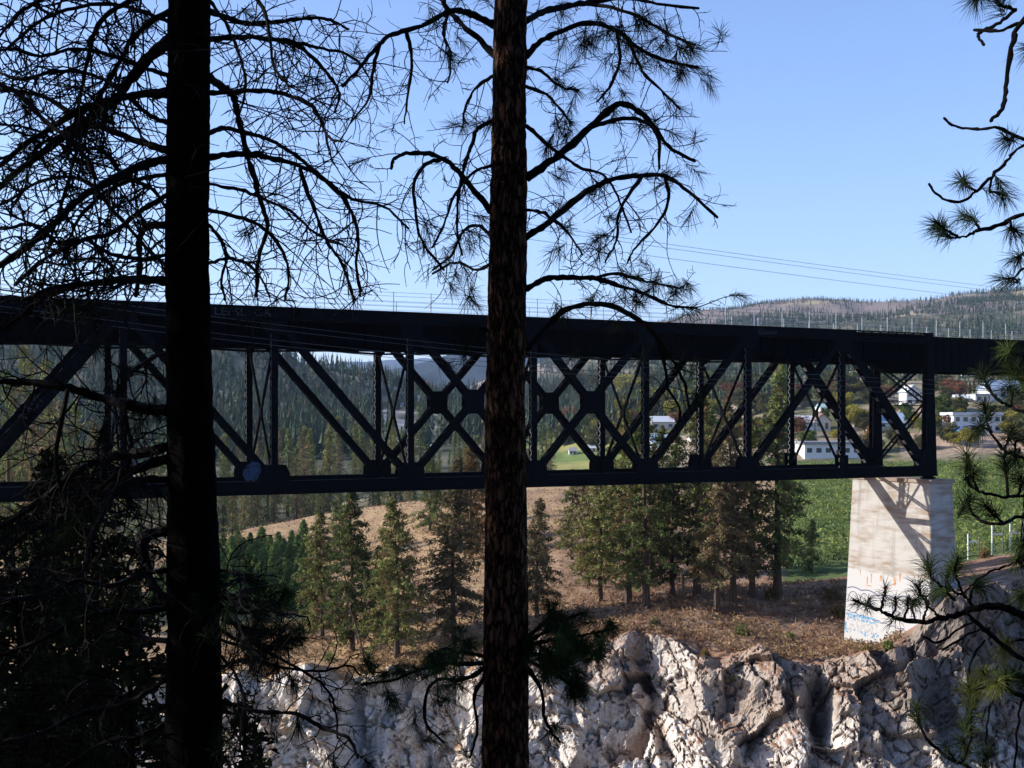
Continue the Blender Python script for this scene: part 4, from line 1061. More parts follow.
M_white = plain("white_siding", (.56, .57, .58), .7, 2, .08, stretch=(1, 1, 8)); M_cream = plain("cream_stucco", (.55, .48, .40), .8, 3, .12); M_brick = plain("brown_siding", (.34, .22, .15), .8, 3, .2)
M_glass = plain("window_glass", (.03, .04, .06), .1, 2, .2, spec=.7); M_rwhite = plain("white_roof", (.50, .52, .56), .6, 2, .1); M_rblue = plain("pale_blue_roof", (.28, .36, .46), .55, 2, .1)
M_rbrown = plain("brown_shingle", (.20, .13, .09), .85, 4, .25); M_rgrey = plain("grey_shingle", (.24, .24, .26), .85, 4, .25); M_rteal = plain("teal_roof", (.28, .42, .42), .6, 3, .2); M_door = plain("door_paint", (.16, .09, .06), .6, 3, .2)
def house(px0, px1, ytop, ybase, depth, wall, roof, label, kind='gable', ratio=.38, nwin=3, yaw=0.0, storeys=1, chimney=False, cat="house", name="house"):
    px = (px0 + px1) / 2; Y, z = Y_at(px, ybase, 300)
    wdt = (px1 - px0) / F * Y; H = (ybase - ytop) / F * Y; rh = H * ratio; wh = H - rh
    r = empty(name, ((px - CX) / F * Y, Y + depth / 2, z)); r.rotation_euler = (0, 0, yaw); tag(r, label, cat)
    x0, x1, y0, y1 = -wdt / 2 * .94, wdt / 2 * .94, -depth / 2, depth / 2
    m_ = MB(); m_.box((x0, y0, -2.5), (x1, y1, wh)); m_.build("wall", wall, r)
    m_ = MB()
    if kind == 'gable':
        ov = .5; th = .22
        for s in (-1, 1):
            m_.poly([A(-wdt / 2, s * (depth / 2 + ov), wh - .12), A(wdt / 2, s * (depth / 2 + ov), wh - .12), A(wdt / 2, 0, wh + rh), A(-wdt / 2, 0, wh + rh)], A(0, s * rh, depth / 2), th)
        for x in (x0, x1): m_.poly([A(x, y0, wh), A(x, y1, wh), A(x, 0, wh + rh - .1)], A(1, 0, 0), .1)
    elif kind == 'end':          # gable turned towards us
        for s in (-1, 1):
            m_.poly([A(s * (wdt / 2 + .3), y0 - .5, wh - .12), A(s * (wdt / 2 + .3), y1 + .5, wh - .12), A(0, y1 + .5, wh + rh), A(0, y0 - .5, wh + rh)], A(s * rh, 0, wdt / 2), .2)
        g = MB(); g.poly([A(x0, y0 + .06, wh - .02), A(x1, y0 + .06, wh - .02), A(0, y0 + .06, wh + rh - .15)], A(0, 1, 0), .1); g.build("gable", wall, r)
    else:
        m_.box((-wdt / 2, y0 - .6, wh + .004), (wdt / 2, y1 + .6, wh + max(.35, rh)))
    rf = m_.build("roof", roof, r)
    if chimney:
        c_ = MB(); c_.box((x0 + 1.0, -.5, wh * .8), (x0 + 2.1, .5, wh + rh + 1.0)); c_.build("chimney", M_cream, rf)
    if nwin:
        for st in range(storeys):
            zc = wh * (st + .55) / storeys; hw_ = min(.65, wh / storeys * .25); sp_ = (x1 - x0) / nwin
            for i in range(nwin):
                xc = x0 + sp_ * (i + .5); ww = min(.9, sp_ * .28)
                if st == 0 and i == nwin // 2 and nwin > 1:
                    d_ = MB(); d_.box((xc - .5, y0 - .04, .05), (xc + .5, y0 + .02, min(2.1, wh * .8))); d_.build("door", M_door, r); continue
                f_ = MB()
                for (a0, b0, a1, b1) in ((-ww - .1, -hw_ - .1, ww + .1, -hw_), (-ww - .1, hw_, ww + .1, hw_ + .1), (-ww - .1, -hw_, -ww, hw_), (ww, -hw_, ww + .1, hw_)):
                    f_.box((xc + a0, y0 - .07, zc + b0), (xc + a1, y0 + .02, zc + b1))
                fo = f_.build("window", M_white, r); p_ = MB(); p_.box((xc - ww, y0 - .03, zc - hw_), (xc + ww, y0 + .02, zc + hw_)); p_.build("pane", M_glass, fo)
    return r
house(803, 863, 443, 459, 12, M_white, M_rgrey, "long low white building with a flat grey roof behind the orchard", 'flat', .16, 6, cat="building", name="long_building")
house(793, 815, 417, 430, 9, M_white, M_rwhite, "white roofed house on the slope just above the flat roofed building, left one of two", 'gable', .5, 3)
house(815, 831, 414, 430, 9, M_cream, M_rbrown, "cream house with a brown gable roof next to the white roofed house", 'end', .45, 2)
house(820, 831, 404, 412, 8, M_white, M_rteal, "small white house with a teal roof higher on the slope", 'gable', .45, 2)
house(866, 909, 414, 430, 14, M_white, M_rblue, "wide barn with a pale blue roof seen between the end diagonal and end post", 'gable', .6, 4, cat="barn", name="barn")
house(853, 866, 418, 431, 8, M_cream, M_rbrown, "small cream house with a brown roof left of the pale blue roofed barn", 'end', .45, 2)
house(906, 921, 386, 406, 9, M_white, M_rwhite, "tall narrow white house behind the latticed portal braces", 'end', .35, 2, storeys=2)
house(952, 1003, 414, 435, 10, M_white, M_rwhite, "long two storey white house with a pale flat roof above the tan bank", 'flat', .14, 6, storeys=2)
house(987, 1024, 381, 403, 10, M_white, M_rblue, "big white house with a low pale blue roof and a chimney at the right edge", 'gable', .42, 4, .12, chimney=True)
house(975, 989, 394, 403, 8, M_white, M_rwhite, "low white outbuilding left of the blue roofed house", 'flat', .2, 2)
house(957, 968, 395, 404, 8, M_white, M_rwhite, "small white house beside the dark spruce", 'gable', .4, 2)
house(931, 955, 371, 381, 10, M_cream, M_rbrown, "brown roofed house partly under the approach girder", 'gable', .55, 3)
house(966, 977, 371, 378, 8, M_white, M_rgrey, "small white house high under the approach girder", 'gable', .4, 2)
house(992, 1002, 371, 378, 8, M_white, M_rbrown, "small brown roofed house high at the right under the approach girder", 'gable', .45, 2)
house(651, 675, 418, 432, 9, M_cream, M_rwhite, "pale hillside house with a white roof seen through the middle of the truss", 'gable', .4, 3)
house(652, 669, 435, 449, 9, M_white, M_rblue, "house with a steep blue grey roof below the pale hillside house", 'gable', .6, 3)
house(712, 726, 422, 434, 9, M_white, M_rwhite, "white house half hidden by the brown tinged pines", 'gable', .4, 2)
house(569, 577, 448, 455, 7, M_white, M_rgrey, "tiny grey roofed shed at the edge of the yellow field", 'gable', .45, 2, cat="shed", name="shed")
house(588, 596, 445, 452, 7, M_white, M_rwhite, "tiny white shed right of the yellow field", 'gable', .45, 2, cat="shed", name="shed")
house(690, 704, 436, 446, 8, M_cream, M_rgrey, "grey roofed house between the pine crowns behind the truss", 'gable', .4, 2)
# parked cars under the long white house
def car(px, yb, paint, label):
    Y, z = Y_at(px, yb, 300); r = empty("parked_car", ((px - CX) / F * Y, Y - 1.5, z + .1)); tag(r, label, "car")
    prof2 = [(-2.1, .35), (2.1, .35), (2.15, .8), (1.3, .95), (.8, 1.45), (-1.0, 1.45), (-1.7, .98), (-2.15, .85)]
    m_ = MB(); m_.poly([A(x, 0, z_) for x, z_ in prof2[:2] + [(2.15, .8), (1.3, .95), (-1.7, .98), (-2.15, .85)]], A(0, 1, 0), 1.7); m_.poly([A(x, 0, z_) for x, z_ in ((-1.7, .97), (1.3, .94), (.8, 1.45), (-1.0, 1.45))], A(0, 1, 0), 1.5); m_.build("body", paint, r)
    m_ = MB(); m_.poly([A(x, 0, z_) for x, z_ in ((-1.45, 1.0), (1.05, 1.0), (.7, 1.38), (-.9, 1.38))], A(0, 1, 0), 1.52); m_.build("windows", M_glass, r)
    for x in (-1.3, 1.3):
        for y in (-.82, .82):
            m_ = MB(); m_.tube([A(x, y - .1, .33), A(x, y + .1, .33)], .33, 12); m_.build("wheel", M_twig, r)
car(961, 436, plain("blue_car_paint", (.06, .22, .55), .3, 2, .05), "bright blue car parked below the long white house, left one")
car(975, 436, plain("teal_car_paint", (.08, .35, .50), .3, 2, .05), "teal blue car parked below the middle of the long white house")

# ------------------------------------------------------------------ shrubs and grass tufts on the near rim
shr = []
for i, (px, y, hgt, tone, lab) in enumerate((
    (742, 636, 1.3, 'olive', "small green pine seedling on the rim slope below the brown pines"), (737, 690, 1.6, 'olive', "green sapling rooted in the rock left of the dark cleft"),
    (770, 600, 1.5, 'rust', "rusty shrub at the foot of the dark straight pine"), (832, 600, 2.2, 'rust', "orange brown shrub left of the concrete pier"),
    (838, 618, 1.6, 'rust', "orange brown shrub against the left foot of the pier"), (868, 656, .9, 'rust', "dry orange tuft at the bottom of the painted pier foot"),
    (888, 652, .7, 'olive', "small green weed beside the pier foot"), (655, 628, 1.1, 'dry', "dry bush at the rim edge above the shaded recess"),
    (425, 664, 1.2, 'rust', "dry bush on the pale rim between two conifers"), (330, 664, 1.4, 'olive', "green bush on the rim left of the leaning snag"),
    (560, 632, 1.2, 'rust', "dry orange bush on the rim right of the central trunk"), (480, 650, 1.2, 'dry', "dry bush on the rim left of the central trunk"),
    (705, 660, .8, 'rust', "dry tuft on the brown slope right of the shaded recess"), (940, 572, 1.3, 'rust', "brown bush on the rock right behind the pier"), (985, 558, 1.2, 'rust', "brown bush near the foot of the steel bent"),
    (790, 640, .8, 'olive', "small green plant on the rim slope left of the pier"))):
    Y, z = Y_at(px, y, 100); n_ = 150; d = rng.normal(size=(n_, 3)); d[:, 2] = np.abs(d[:, 2]); d /= np.linalg.norm(d, axis=1)[:, None]
    V, tr, ix = clump(3, d * A(.6, .6, .9) * hgt * rng.uniform(.3, 1, (n_, 1)), .06, .26); lo, hi, b2 = GREENS[tone]; k = rng.uniform(0, 1, (len(V) // 3, 1)).repeat(3, 0)
    r = empty("shrub", ((px - CX) / F * Y, Y, z)); tag(r, lab, "shrub"); m_ = MB(); m_.add(V, tri=tr, c=lo * (1 - k) + hi * k); m_.build("foliage", M_broad, r)
    m_ = MB()
    for j in range(9):
        a = j * .7; m_.tube([A(0, 0, -.1), A(math.cos(a) * .25, math.sin(a) * .25, .5) * hgt], [.02, .01], 3, cap=False)
    m_.build("stems", M_bark_far, r)
# dry grass as one mass along the rim
r_ = np.random.default_rng(9); n_ = 9000; px = r_.uniform(190, 900, n_); fr = r_.uniform(0, 1, n_) ** 1.3
Yb = np.interp(px, cpx, Yr); Y = Yb + 1.6 + fr * 26
px2 = r_.uniform(180, 700, 9000); px = np.concatenate([px, px2]); Y = np.concatenate([Y, r_.uniform(138, 236, 9000)]); z = ground(px, Y)
V, tr, ix = clump(4, np.stack([(px - CX) / F * Y, Y, z + .12], -1), .16, .34)
k = np.clip(fbm(np.stack([px / 30, Y / 3, 0 * Y], -1), 3) * .9 + .5, 0, 1)[ix]; rr = np.repeat(r_.uniform(.6, 1.3, len(V) // 3), 3)
m_ = MB(); m_.add(V, tri=tr, c=(A(.20, .12, .07)[None] * (1 - k)[:, None] + A(.42, .29, .17)[None] * k[:, None]) * rr[:, None])
tag(m_.build("dry_grass", M_broad), "dry tan grass and weeds along the rim", None, None, "stuff")

# ------------------------------------------------------------------ foreground pines
def catmull(P, n=5):
    P = np.asarray(P, float); Q = np.concatenate([[2 * P[0] - P[1]], P, [2 * P[-1] - P[-2]]]); out = []
    for i in range(1, len(Q) - 2):
        for t in np.arange(n) / n:
            a, b, c, d = Q[i - 1], Q[i], Q[i + 1], Q[i + 2]
            out.append(.5 * ((2 * b) + (-a + c) * t + (2 * a - 5 * b + 4 * c - d) * t * t + (-a + 3 * b - 3 * c + d) * t ** 3))
    out.append(Q[-2]); return np.array(out)
def grow(p, d, L, n, wob, pull, r_):
    pts = [np.array(p)]; d = unit(d); bend = r_.normal(size=3) * wob
    for i in range(n):
        bend = bend * .82 + r_.normal(size=3) * wob * .62
        d = unit(d + bend + A(0, 0, pull)); pts.append(pts[-1] + d * L / n)
    return np.array(pts)
def tuft(mb, p, d, r_, n=70, L=.15, tone=None, wd=.0015):
    """ponderosa needle brush: long needles fanned round the shoot tip"""
    d = unit(d); k = r_.normal(size=(n, 3)); k -= d * (k @ d)[:, None]; k /= np.linalg.norm(k, axis=1)[:, None]
    ang = np.radians(r_.uniform(12, 72, n)); nd = d * np.cos(ang)[:, None] + k * np.sin(ang)[:, None]; nd[:, 2] -= .12
    b = p - d * r_.uniform(0, .15, n)[:, None]; s = np.cross(nd, r_.normal(size=(n, 3))); s /= np.linalg.norm(s, axis=1)[:, None]
    l = L * r_.uniform(.65, 1.15, n)[:, None]
    mid = b + nd * l * .55 + A(0, 0, -.004); tip = b + nd * l + A(0, 0, -.02)
    V = np.stack([b - s * wd, b + s * wd, mid + s * wd, mid - s * wd, tip], 1).reshape(-1, 3); i0 = np.arange(n)[:, None] * 5
    lo, hi = tone if tone is not None else (A(.006, .010, .006), A(.018, .026, .012))
    kk = r_.uniform(0, 1, (n, 1)).repeat(5, 0)
    mb.add(V, tri=i0 + A(3, 2, 4).astype(int), quad=i0 + A(0, 1, 2, 3).astype(int), c=lo * (1 - kk) + hi * kk)
def limb(root, O_, pts, w0, w1, Y0, Y1, seed, dens=5.0, tl=(.35, .95), needles=0.0, start=.12, mat=None, nmat=None, tone=None, sub=(3, 6), pull=-.06, tipneedle=False, twr=.0048, ntuft=70, nlen=.15):
    """one traced branch with its side twigs; pts are rows of (px, py)"""
    r_ = np.random.default_rng(seed); n_ = len(pts)
    P = np.array([at(x, y, Y0 + (Y1 - Y0) * (i / max(1, n_ - 1)) + (0 if i == 0 else r_.normal() * .06)) for i, (x, y) in enumerate(pts)])
    P = catmull(P, 5); Ym = (Y0 + Y1) / 2
    P[1:-1] += r_.normal(size=(len(P) - 2, 3)) * .003
    ra = np.linspace(w0, w1, len(P)) / 2 / F * Ym
    B = MB(); Nd = MB(); B.tube(P, ra * (1 + .12 * r_.normal(size=len(P))), 6)
    seg = np.linalg.norm(np.diff(P, axis=0), axis=1); cum = np.concatenate([[0], np.cumsum(seg)]); Lt = cum[-1]
    k = int(Lt * dens * (1 - start)); tips = []
    for i in range(k):
        s_ = Lt * (start + (1 - start) * (i + r_.random()) / max(k, 1)); j = min(np.searchsorted(cum, s_), len(P) - 1); j = max(j, 1)
        f = (s_ - cum[j - 1]) / (seg[j - 1] + 1e-9); p = P[j - 1] * (1 - f) + P[j] * f; T = unit(P[j] - P[j - 1]); f_ = s_ / Lt
        d = r_.normal(size=3); d -= T * np.dot(d, T); d = unit(d) * A(1, .75, 1) + T * r_.uniform(.1, .9) + A(0, 0, -.25)
        L = r_.uniform(*tl) * (1.05 - .45 * f_)
        q = grow(p, d, L, 7, .22, pull, r_); rr = min(twr, ra[j] * .8); B.tube(q, np.linspace(rr, rr * .5, len(q)), 4); tips.append((q[-1], q[-1] - q[-2]))
        for m in range(r_.integers(*sub)):
            jj = r_.integers(1, 7); d2 = unit(q[jj] - q[jj - 1]); e = r_.normal(size=3); e -= d2 * np.dot(e, d2)
            q2 = grow(q[jj], unit(e) + d2 * .7, L * r_.uniform(.2, .5), 5, .26, pull, r_); B.tube(q2, np.linspace(rr * .68, rr * .4, len(q2)), 3); tips.append((q2[-1], q2[-1] - q2[-2]))
            if r_.random() < .6:
                d3 = unit(q2[2] - q2[1]); e = r_.normal(size=3); q3 = grow(q2[2], unit(e) * .8 + d3 * .6, L * .15, 3, .3, pull, r_); B.tube(q3, np.linspace(rr * .5, rr * .35, len(q3)), 3)
    for (p, d) in tips:
        if r_.random() < needles: tuft(Nd, p, d, r_, int(ntuft * 1.3), nlen, tone)
    if tipneedle: tuft(Nd, P[-1], P[-1] - P[-2], r_, int(ntuft * 1.4), nlen, tone); tuft(Nd, P[-2], P[-1] - P[-3], r_, int(ntuft * .55), nlen * .95, tone)
    o = B.build("branch", mat or M_twig, root, O_)
    if Nd.n: Nd.build("needles", nmat or M_leaf_dark, o)
    if Nd.n:
        ch = o.children[0]; me = ch.data; V = np.zeros(len(me.vertices) * 3, np.float32); me.vertices.foreach_get("co", V); V = V.reshape(-1, 3) - np.asarray(O_, np.float32); me.vertices.foreach_set("co", V.ravel()); me.update()
    return o
def trunk(root, O_, pts, Yd, mat, seed, flare=1.0):
    """pts rows of (px centre, py, width px); bark relief is real"""
    r_ = np.random.default_rng(seed); px, py, wd = np.array(pts, float).T; yy = np.linspace(py[0], py[-1], 330)
    cx = np.interp(yy, py, px); ww = np.interp(yy, py, wd); k = 40; a = np.arange(k) * 2 * math.pi / k
    ctr = np.stack([(cx - CX) / F * Yd, np.full(len(yy), Yd), (HZ - yy) / F * Yd], -1); R = ww / 2 / F * Yd
    R = R[:, None] * np.ones(k)[None]
    q = ctr[:, None, :] + R[..., None] * np.stack([np.cos(a), np.sin(a), 0 * a], -1)[None]
    nn = fbm(q.reshape(-1, 3) / A(.07, .07, .20), 3).reshape(R.shape); n2_ = fbm(q.reshape(-1, 3) / A(.5, .5, .7), 2).reshape(R.shape)
    R = R * (1 + .035 * n2_) + .011 * (1 - 2 * np.abs(nn))
    V = (ctr[:, None, :] + R[..., None] * np.stack([np.cos(a), np.sin(a), 0 * a], -1)[None]).reshape(-1, 3)
    i = np.arange(len(yy) - 1)[:, None] * k; j = np.arange(k)[None]; Q_ = np.stack([i + j, i + (j + 1) % k, i + k + (j + 1) % k, i + k + j][::-1], -1).reshape(-1, 4)
    B = MB(); B.add(V, quad=Q_); return B.build("trunk", mat, root, O_, smooth=True)
def sc_pts(tile, s, ox, oy): return [(x * s + ox, y * s + oy) for x, y in tile]
t1 = lambda L: sc_pts(L, .375, 0, 0); t4 = lambda L: sc_pts(L, .375, 0, 240); t7 = lambda L: sc_pts(L, .375, 0, 480)
t2 = lambda L: sc_pts(L, .375, 320, 0); t5 = lambda L: sc_pts(L, .375, 320, 240); t8 = lambda L: sc_pts(L, .375, 320, 480)

# left pine, dead lower limbs, wholly in shade
YL = 9.0
LO = at(192, 1050, YL); LO[2] = -5.2; left = empty("ponderosa_pine", LO)
tag(left, "black silhouetted pine trunk at the left with many long dead drooping limbs", "pine tree")
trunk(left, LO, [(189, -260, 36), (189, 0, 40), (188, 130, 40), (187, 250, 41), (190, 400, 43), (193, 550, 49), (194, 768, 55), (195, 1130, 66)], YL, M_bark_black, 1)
LIMBS_L = [
 (t1([(455, 110), (400, 150), (345, 215), (300, 275), (215, 330), (120, 400), (20, 480), (-60, 560)]), 13, 5),
 (t1([(447, 250), (370, 252), (280, 272), (200, 300), (130, 345), (60, 390), (0, 440), (-80, 490)]), 9, 4),
 (t1([(447, 400), (380, 380), (300, 350), (240, 325), (190, 300), (120, 260), (60, 245), (-20, 240)]), 8, 4),
 (t1([(450, 425), (380, 440), (330, 465), (260, 500), (200, 540), (150, 590), (90, 640), (30, 690), (-40, 725)]), 10, 6),
 (t1([(447, 465), (380, 475), (320, 492), (260, 530), (200, 600), (170, 690)]), 5, 3),
 (t1([(446, 600), (395, 604), (370, 640), (373, 700), (362, 790)]), 8, 5),
 (t1([(447, 755), (380, 750), (330, 745), (240, 755), (150, 765), (60, 800)]), 7, 4),
 (t1([(455, 30), (400, 60), (350, 110), (300, 200), (240, 300), (200, 420), (160, 560), (130, 660)]), 6, 3),
 (t1([(455, -40), (330, 10), (260, 70), (230, 180), (210, 280), (180, 420)]), 6, 3),
 (t1([(-60, 200), (0, 225), (60, 260), (120, 320), (180, 370), (240, 440), (260, 540)]), 6, 3),
 (t1([(455, 60), (380, 30), (300, 10), (200, 20), (100, 60), (20, 130)]), 5, 3),
 (t1([(455, -90), (350, -60), (250, -50), (150, -20), (60, 30), (-10, 110)]), 6, 3),
 (t1([(448, 330), (390, 300), (320, 240), (250, 200), (150, 190), (60, 210), (-20, 190)]), 5, 3),
 (t1([(446, 520), (380, 560), (300, 620), (220, 640), (120, 690), (40, 760)]), 6, 4),
 (t1([(446, 680), (380, 690), (300, 680), (230, 640), (160, 650), (90, 600), (10, 610)]), 5, 3),
 (t1([(447, 200), (380, 180), (300, 150), (200, 130), (110, 150), (30, 130), (-40, 150)]), 5, 3),
 (t1([(448, 560), (400, 500), (330, 470), (270, 400), (190, 400), (100, 350), (0, 330)]), 4, 3),
 (t1([(447, 710), (390, 660), (300, 560), (220, 480), (120, 480), (30, 530), (-30, 560)]), 4, 3),
 (t1([(560, 30), (600, 45), (660, 62), (720, 60), (790, 52), (850, 48), (900, 62), (930, 78)]), 6, 2.5),
 (t1([(556, 105), (620, 100), (690, 102), (780, 115), (840, 160), (880, 205), (905, 250), (893, 300)]), 6, 2.5),
 (t1([(700, 102), (780, 112), (860, 128), (940, 152), (980, 200)]), 4, 2.5),
 (t1([(556, 205), (590, 230), (620, 255), (635, 310), (655, 400), (680, 480), (705, 570), (713, 610), (690, 690), (682, 790)]), 8, 4),
 (t1([(556, 248), (620, 245), (690, 242), (760, 250), (820, 275), (850, 310), (865, 345), (880, 370), (912, 378)]), 6, 2.5),
 (t1([(556, 355), (600, 342), (650, 352), (700, 365), (760, 395), (820, 440), (880, 490), (940, 530), (1024, 552), (1090, 610)]), 5, 2.5),
 (t1([(556, 420), (620, 412), (690, 415), (760, 430), (830, 455), (900, 510), (940, 570), (955, 640), (950, 700), (960, 790)]), 7, 3),
 (t1([(800, 450), (830, 540), (870, 640), (910, 700), (945, 800)]), 5, 3),
 (t1([(556, 560), (620, 575), (690, 600), (740, 650), (770, 720), (760, 800)]), 5, 2.5),
 (t1([(556, 600), (590, 640), (605, 690), (590, 745), (600, 800)]), 4, 2.5),
 (t1([(556, 490), (640, 505), (700, 530), (770, 560), (840, 620), (900, 650)]), 4, 2.5),
 (t1([(556, -60), (640, -40), (700, 20), (720, 100), (730, 180), (770, 230)]), 5, 2.5),
 (t1([(556, 0), (600, 60), (640, 150), (655, 230), (640, 300)]), 4, 2.5),
 (t1([(560, 700), (620, 690), (680, 720), (720, 790)]), 4, 2.5),
 (t4([(447, 108), (370, 105), (270, 113), (190, 125), (120, 150), (60, 200), (0, 240), (-60, 260)]), 9, 5),
 (t4([(449, 455), (400, 452), (340, 440), (280, 425), (200, 400), (130, 385), (60, 378), (-30, 380)]), 13, 7),
 (t4([(457, 548), (390, 565), (320, 575), (260, 590), (200, 620), (140, 670), (70, 720), (-10, 770)]), 12, 7),
 (t4([(457, 580), (380, 605), (300, 640), (220, 695), (140, 745), (60, 790), (-10, 850)]), 11, 6),
 (t4([(450, 640), (380, 640), (320, 660), (280, 720), (240, 800), (225, 880)]), 9, 5),
 (t4([(330, 440), (340, 500), (350, 560), (330, 640), (290, 700)]), 5, 3),
 (t4([(180, 400), (160, 500), (150, 590), (170, 700), (190, 800)]), 5, 3),
 (t4([(447, 300), (380, 330), (330, 380), (290, 460), (260, 560), (280, 640)]), 4, 3),
 (t7([(455, 140), (400, 145), (380, 172), (390, 222), (405, 275), (450, 330)]), 12, 9),
 (t7([(455, 340), (380, 350), (300, 350), (220, 370), (120, 420), (20, 460), (-40, 470)]), 7, 4),
 (t7([(455, 430), (380, 420), (300, 380), (240, 330), (200, 280), (120, 240), (0, 240)]), 6, 4),
 (t7([(455, 520), (400, 560), (320, 600), (220, 620), (120, 670), (0, 700)]), 7, 4),
 (t7([(455, 240), (390, 250), (300, 280), (200, 270), (100, 310), (-20, 320)]), 6, 4),
 (t7([(460, 640), (380, 680), (280, 700), (180, 760)]), 6, 4),
 (t7([(585, 240), (640, 250), (655, 285), (630, 300)]), 4, 2),
 (t7([(588, 310), (640, 330), (720, 350), (820, 365)]), 4, 2),
 (t7([(588, 330), (620, 380), (680, 440), (790, 500), (860, 545), (892, 600), (900, 690)]), 4, 2),
 (t7([(590, 400), (640, 430), (700, 440), (780, 450)]), 4, 2),
 (t7([(592, 590), (640, 605), (700, 618), (790, 625), (860, 660), (930, 690), (955, 740)]), 5, 3),
 (t7([(590, 500), (660, 480), (760, 500), (850, 510), (930, 495), (960, 520)]), 4, 2),
 (t7([(590, 470), (630, 520), (650, 600), (640, 700), (660, 780)]), 4, 2),
 (t7([(588, 270), (620, 330), (650, 420), (700, 480)]), 3.5, 2),
]
for i, (pts, w0, w1) in enumerate(LIMBS_L):
    r0 = random.Random(900 + i)
    low = i >= 39
    leftward = pts[-1][0] < pts[0][0]
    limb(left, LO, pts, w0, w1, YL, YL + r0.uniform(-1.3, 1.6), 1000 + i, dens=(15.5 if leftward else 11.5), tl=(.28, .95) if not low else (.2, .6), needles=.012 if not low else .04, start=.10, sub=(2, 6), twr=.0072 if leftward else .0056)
# needle sprays hanging low by the left trunk
for i, (pts) in enumerate(([(222, 592), (250, 600), (275, 607)], [(222, 620), (262, 632), (300, 640)], [(222, 610), (255, 612), (283, 600)], [(222, 640), (258, 650), (290, 641)], [(225, 585), (245, 578), (262, 590)])):
    limb(left, LO, pts, 4, 2, YL, YL + .3, 1300 + i, dens=9, tl=(.12, .3), needles=.55, tipneedle=True, tone=(A(.012, .028, .012), A(.035, .065, .025)), ntuft=60)

# central pine, sunlit flecks on its bark
YC = 9.6
CO = at(506, 1000, YC); CO[2] = -5.3; centre = empty("ponderosa_pine", CO)
tag(centre, "reddish barked pine trunk rising through the middle of the picture, flecked by sun", "pine tree")
trunk(centre, CO, [(511, -260, 28), (511, 0, 31), (509, 130, 33), (508, 250, 37), (505, 400, 38), (506, 550, 41), (505, 768, 46), (505, 1130, 56)], YC, M_bark_pine, 2)
LIMBS_C = [
 (t2([(470, 70), (420, 45), (380, 30), (340, 32), (270, 70), (190, 92), (160, 118), (110, 175), (60, 230)]), 8, 3, .10),
 (t2([(490, 180), (440, 120), (390, 75), (350, 35), (320, -5), (270, -60)]), 7, 4, .06),
 (t2([(160, 115), (140, 190), (130, 260), (80, 330)]), 4, 2, .05),
 (t2([(340, 30), (330, 90), (350, 150), (340, 220)]), 4, 2, .05),
 (t2([(230, 85), (245, 160), (235, 250), (225, 330)]), 4, 2, .05),
 (t2([(548, 55), (600, 30), (650, 18), (720, 5), (800, -20)]), 8, 5, .3),
 (t2([(548, 150), (590, 110), (650, 80), (720, 62), (790, 82), (850, 130), (930, 165), (1010, 180)]), 7, 3, .42),
 (t2([(700, 10), (780, 20), (860, 50), (930, 90), (1000, 120)]), 5, 2.5, .42),
 (t2([(720, 5), (820, -5), (900, 10), (1010, 22)]), 5, 2.5, .3),
 (t2([(790, 80), (800, 150), (780, 220), (740, 270)]), 4, 2.5, .25),
 (t2([(820, 100), (860, 190), (910, 240), (960, 290)]), 4, 2, .42),
 (t2([(550, 475), (600, 440), (660, 395), (720, 340), (790, 280), (840, 290), (890, 335), (930, 390), (1000, 430)]), 10, 3, .16),
 (t2([(720, 340), (780, 322), (850, 318), (900, 360), (905, 450)]), 5, 3, .12),
 (t2([(550, 335), (590, 370), (640, 410), (690, 445), (760, 470), (800, 540), (830, 620)]), 5, 2, .22),
 (t2([(545, 635), (600, 600), (660, 550), (720, 505), (790, 475), (860, 468), (920, 470), (970, 500), (1060, 580)]), 8, 3, .12),
 (t2([(920, 472), (930, 540), (890, 610), (840, 660), (820, 700)]), 4, 2, .12),
 (t2([(860, 468), (800, 560), (790, 640), (760, 700)]), 4, 2, .10),
 (t2([(465, 572), (420, 520), (380, 470), (340, 430), (290, 410), (240, 408), (200, 422), (190, 450)]), 7, 3, .14),
 (t2([(320, 425), (280, 440), (250, 490), (255, 560), (270, 640), (330, 720)]), 5, 2.5, .10),
 (t2([(465, 320), (420, 345), (405, 385), (390, 430), (372, 500), (365, 610), (380, 680)]), 5, 2.5, .12),
 (t2([(466, 200), (420, 230), (390, 280), (380, 340)]), 4, 2, .45),
 (t2([(462, 440), (410, 460), (360, 520), (330, 600), (300, 660)]), 4, 2, .12),
 (t2([(548, 230), (600, 250), (640, 290), (670, 330)]), 4, 2, .5),
 (t2([(548, 180), (590, 190), (640, 230), (690, 240)]), 4, 2, .5),
 (t2([(465, 640), (420, 600), (380, 620), (350, 680), (300, 720)]), 4, 2, .12),
 (t2([(548, 560), (600, 570), (660, 620), (700, 680)]), 4, 2, .25),
 (t5([(550, 130), (600, 105), (660, 100), (740, 105), (810, 125), (880, 150), (940, 175), (1005, 182)]), 7, 2.5, .34),
 (t5([(556, 290), (600, 235), (650, 190), (720, 170), (790, 180), (850, 215), (900, 260), (940, 320), (970, 380), (985, 455)]), 7, 3, .14),
 (t5([(720, 105), (790, 90), (870, 110), (960, 130)]), 4, 2, .35),
 (t5([(900, 260), (920, 340), (930, 400), (960, 460), (940, 540)]), 4, 2, .04),
 (t5([(452, 240), (420, 235), (390, 240)]), 4, 2, .8),
 (t5([(460, 60), (420, 80), (360, 60), (300, 90)]), 4, 2, .3),
]
tone_c = (A(.007, .011, .008), A(.03, .036, .016))
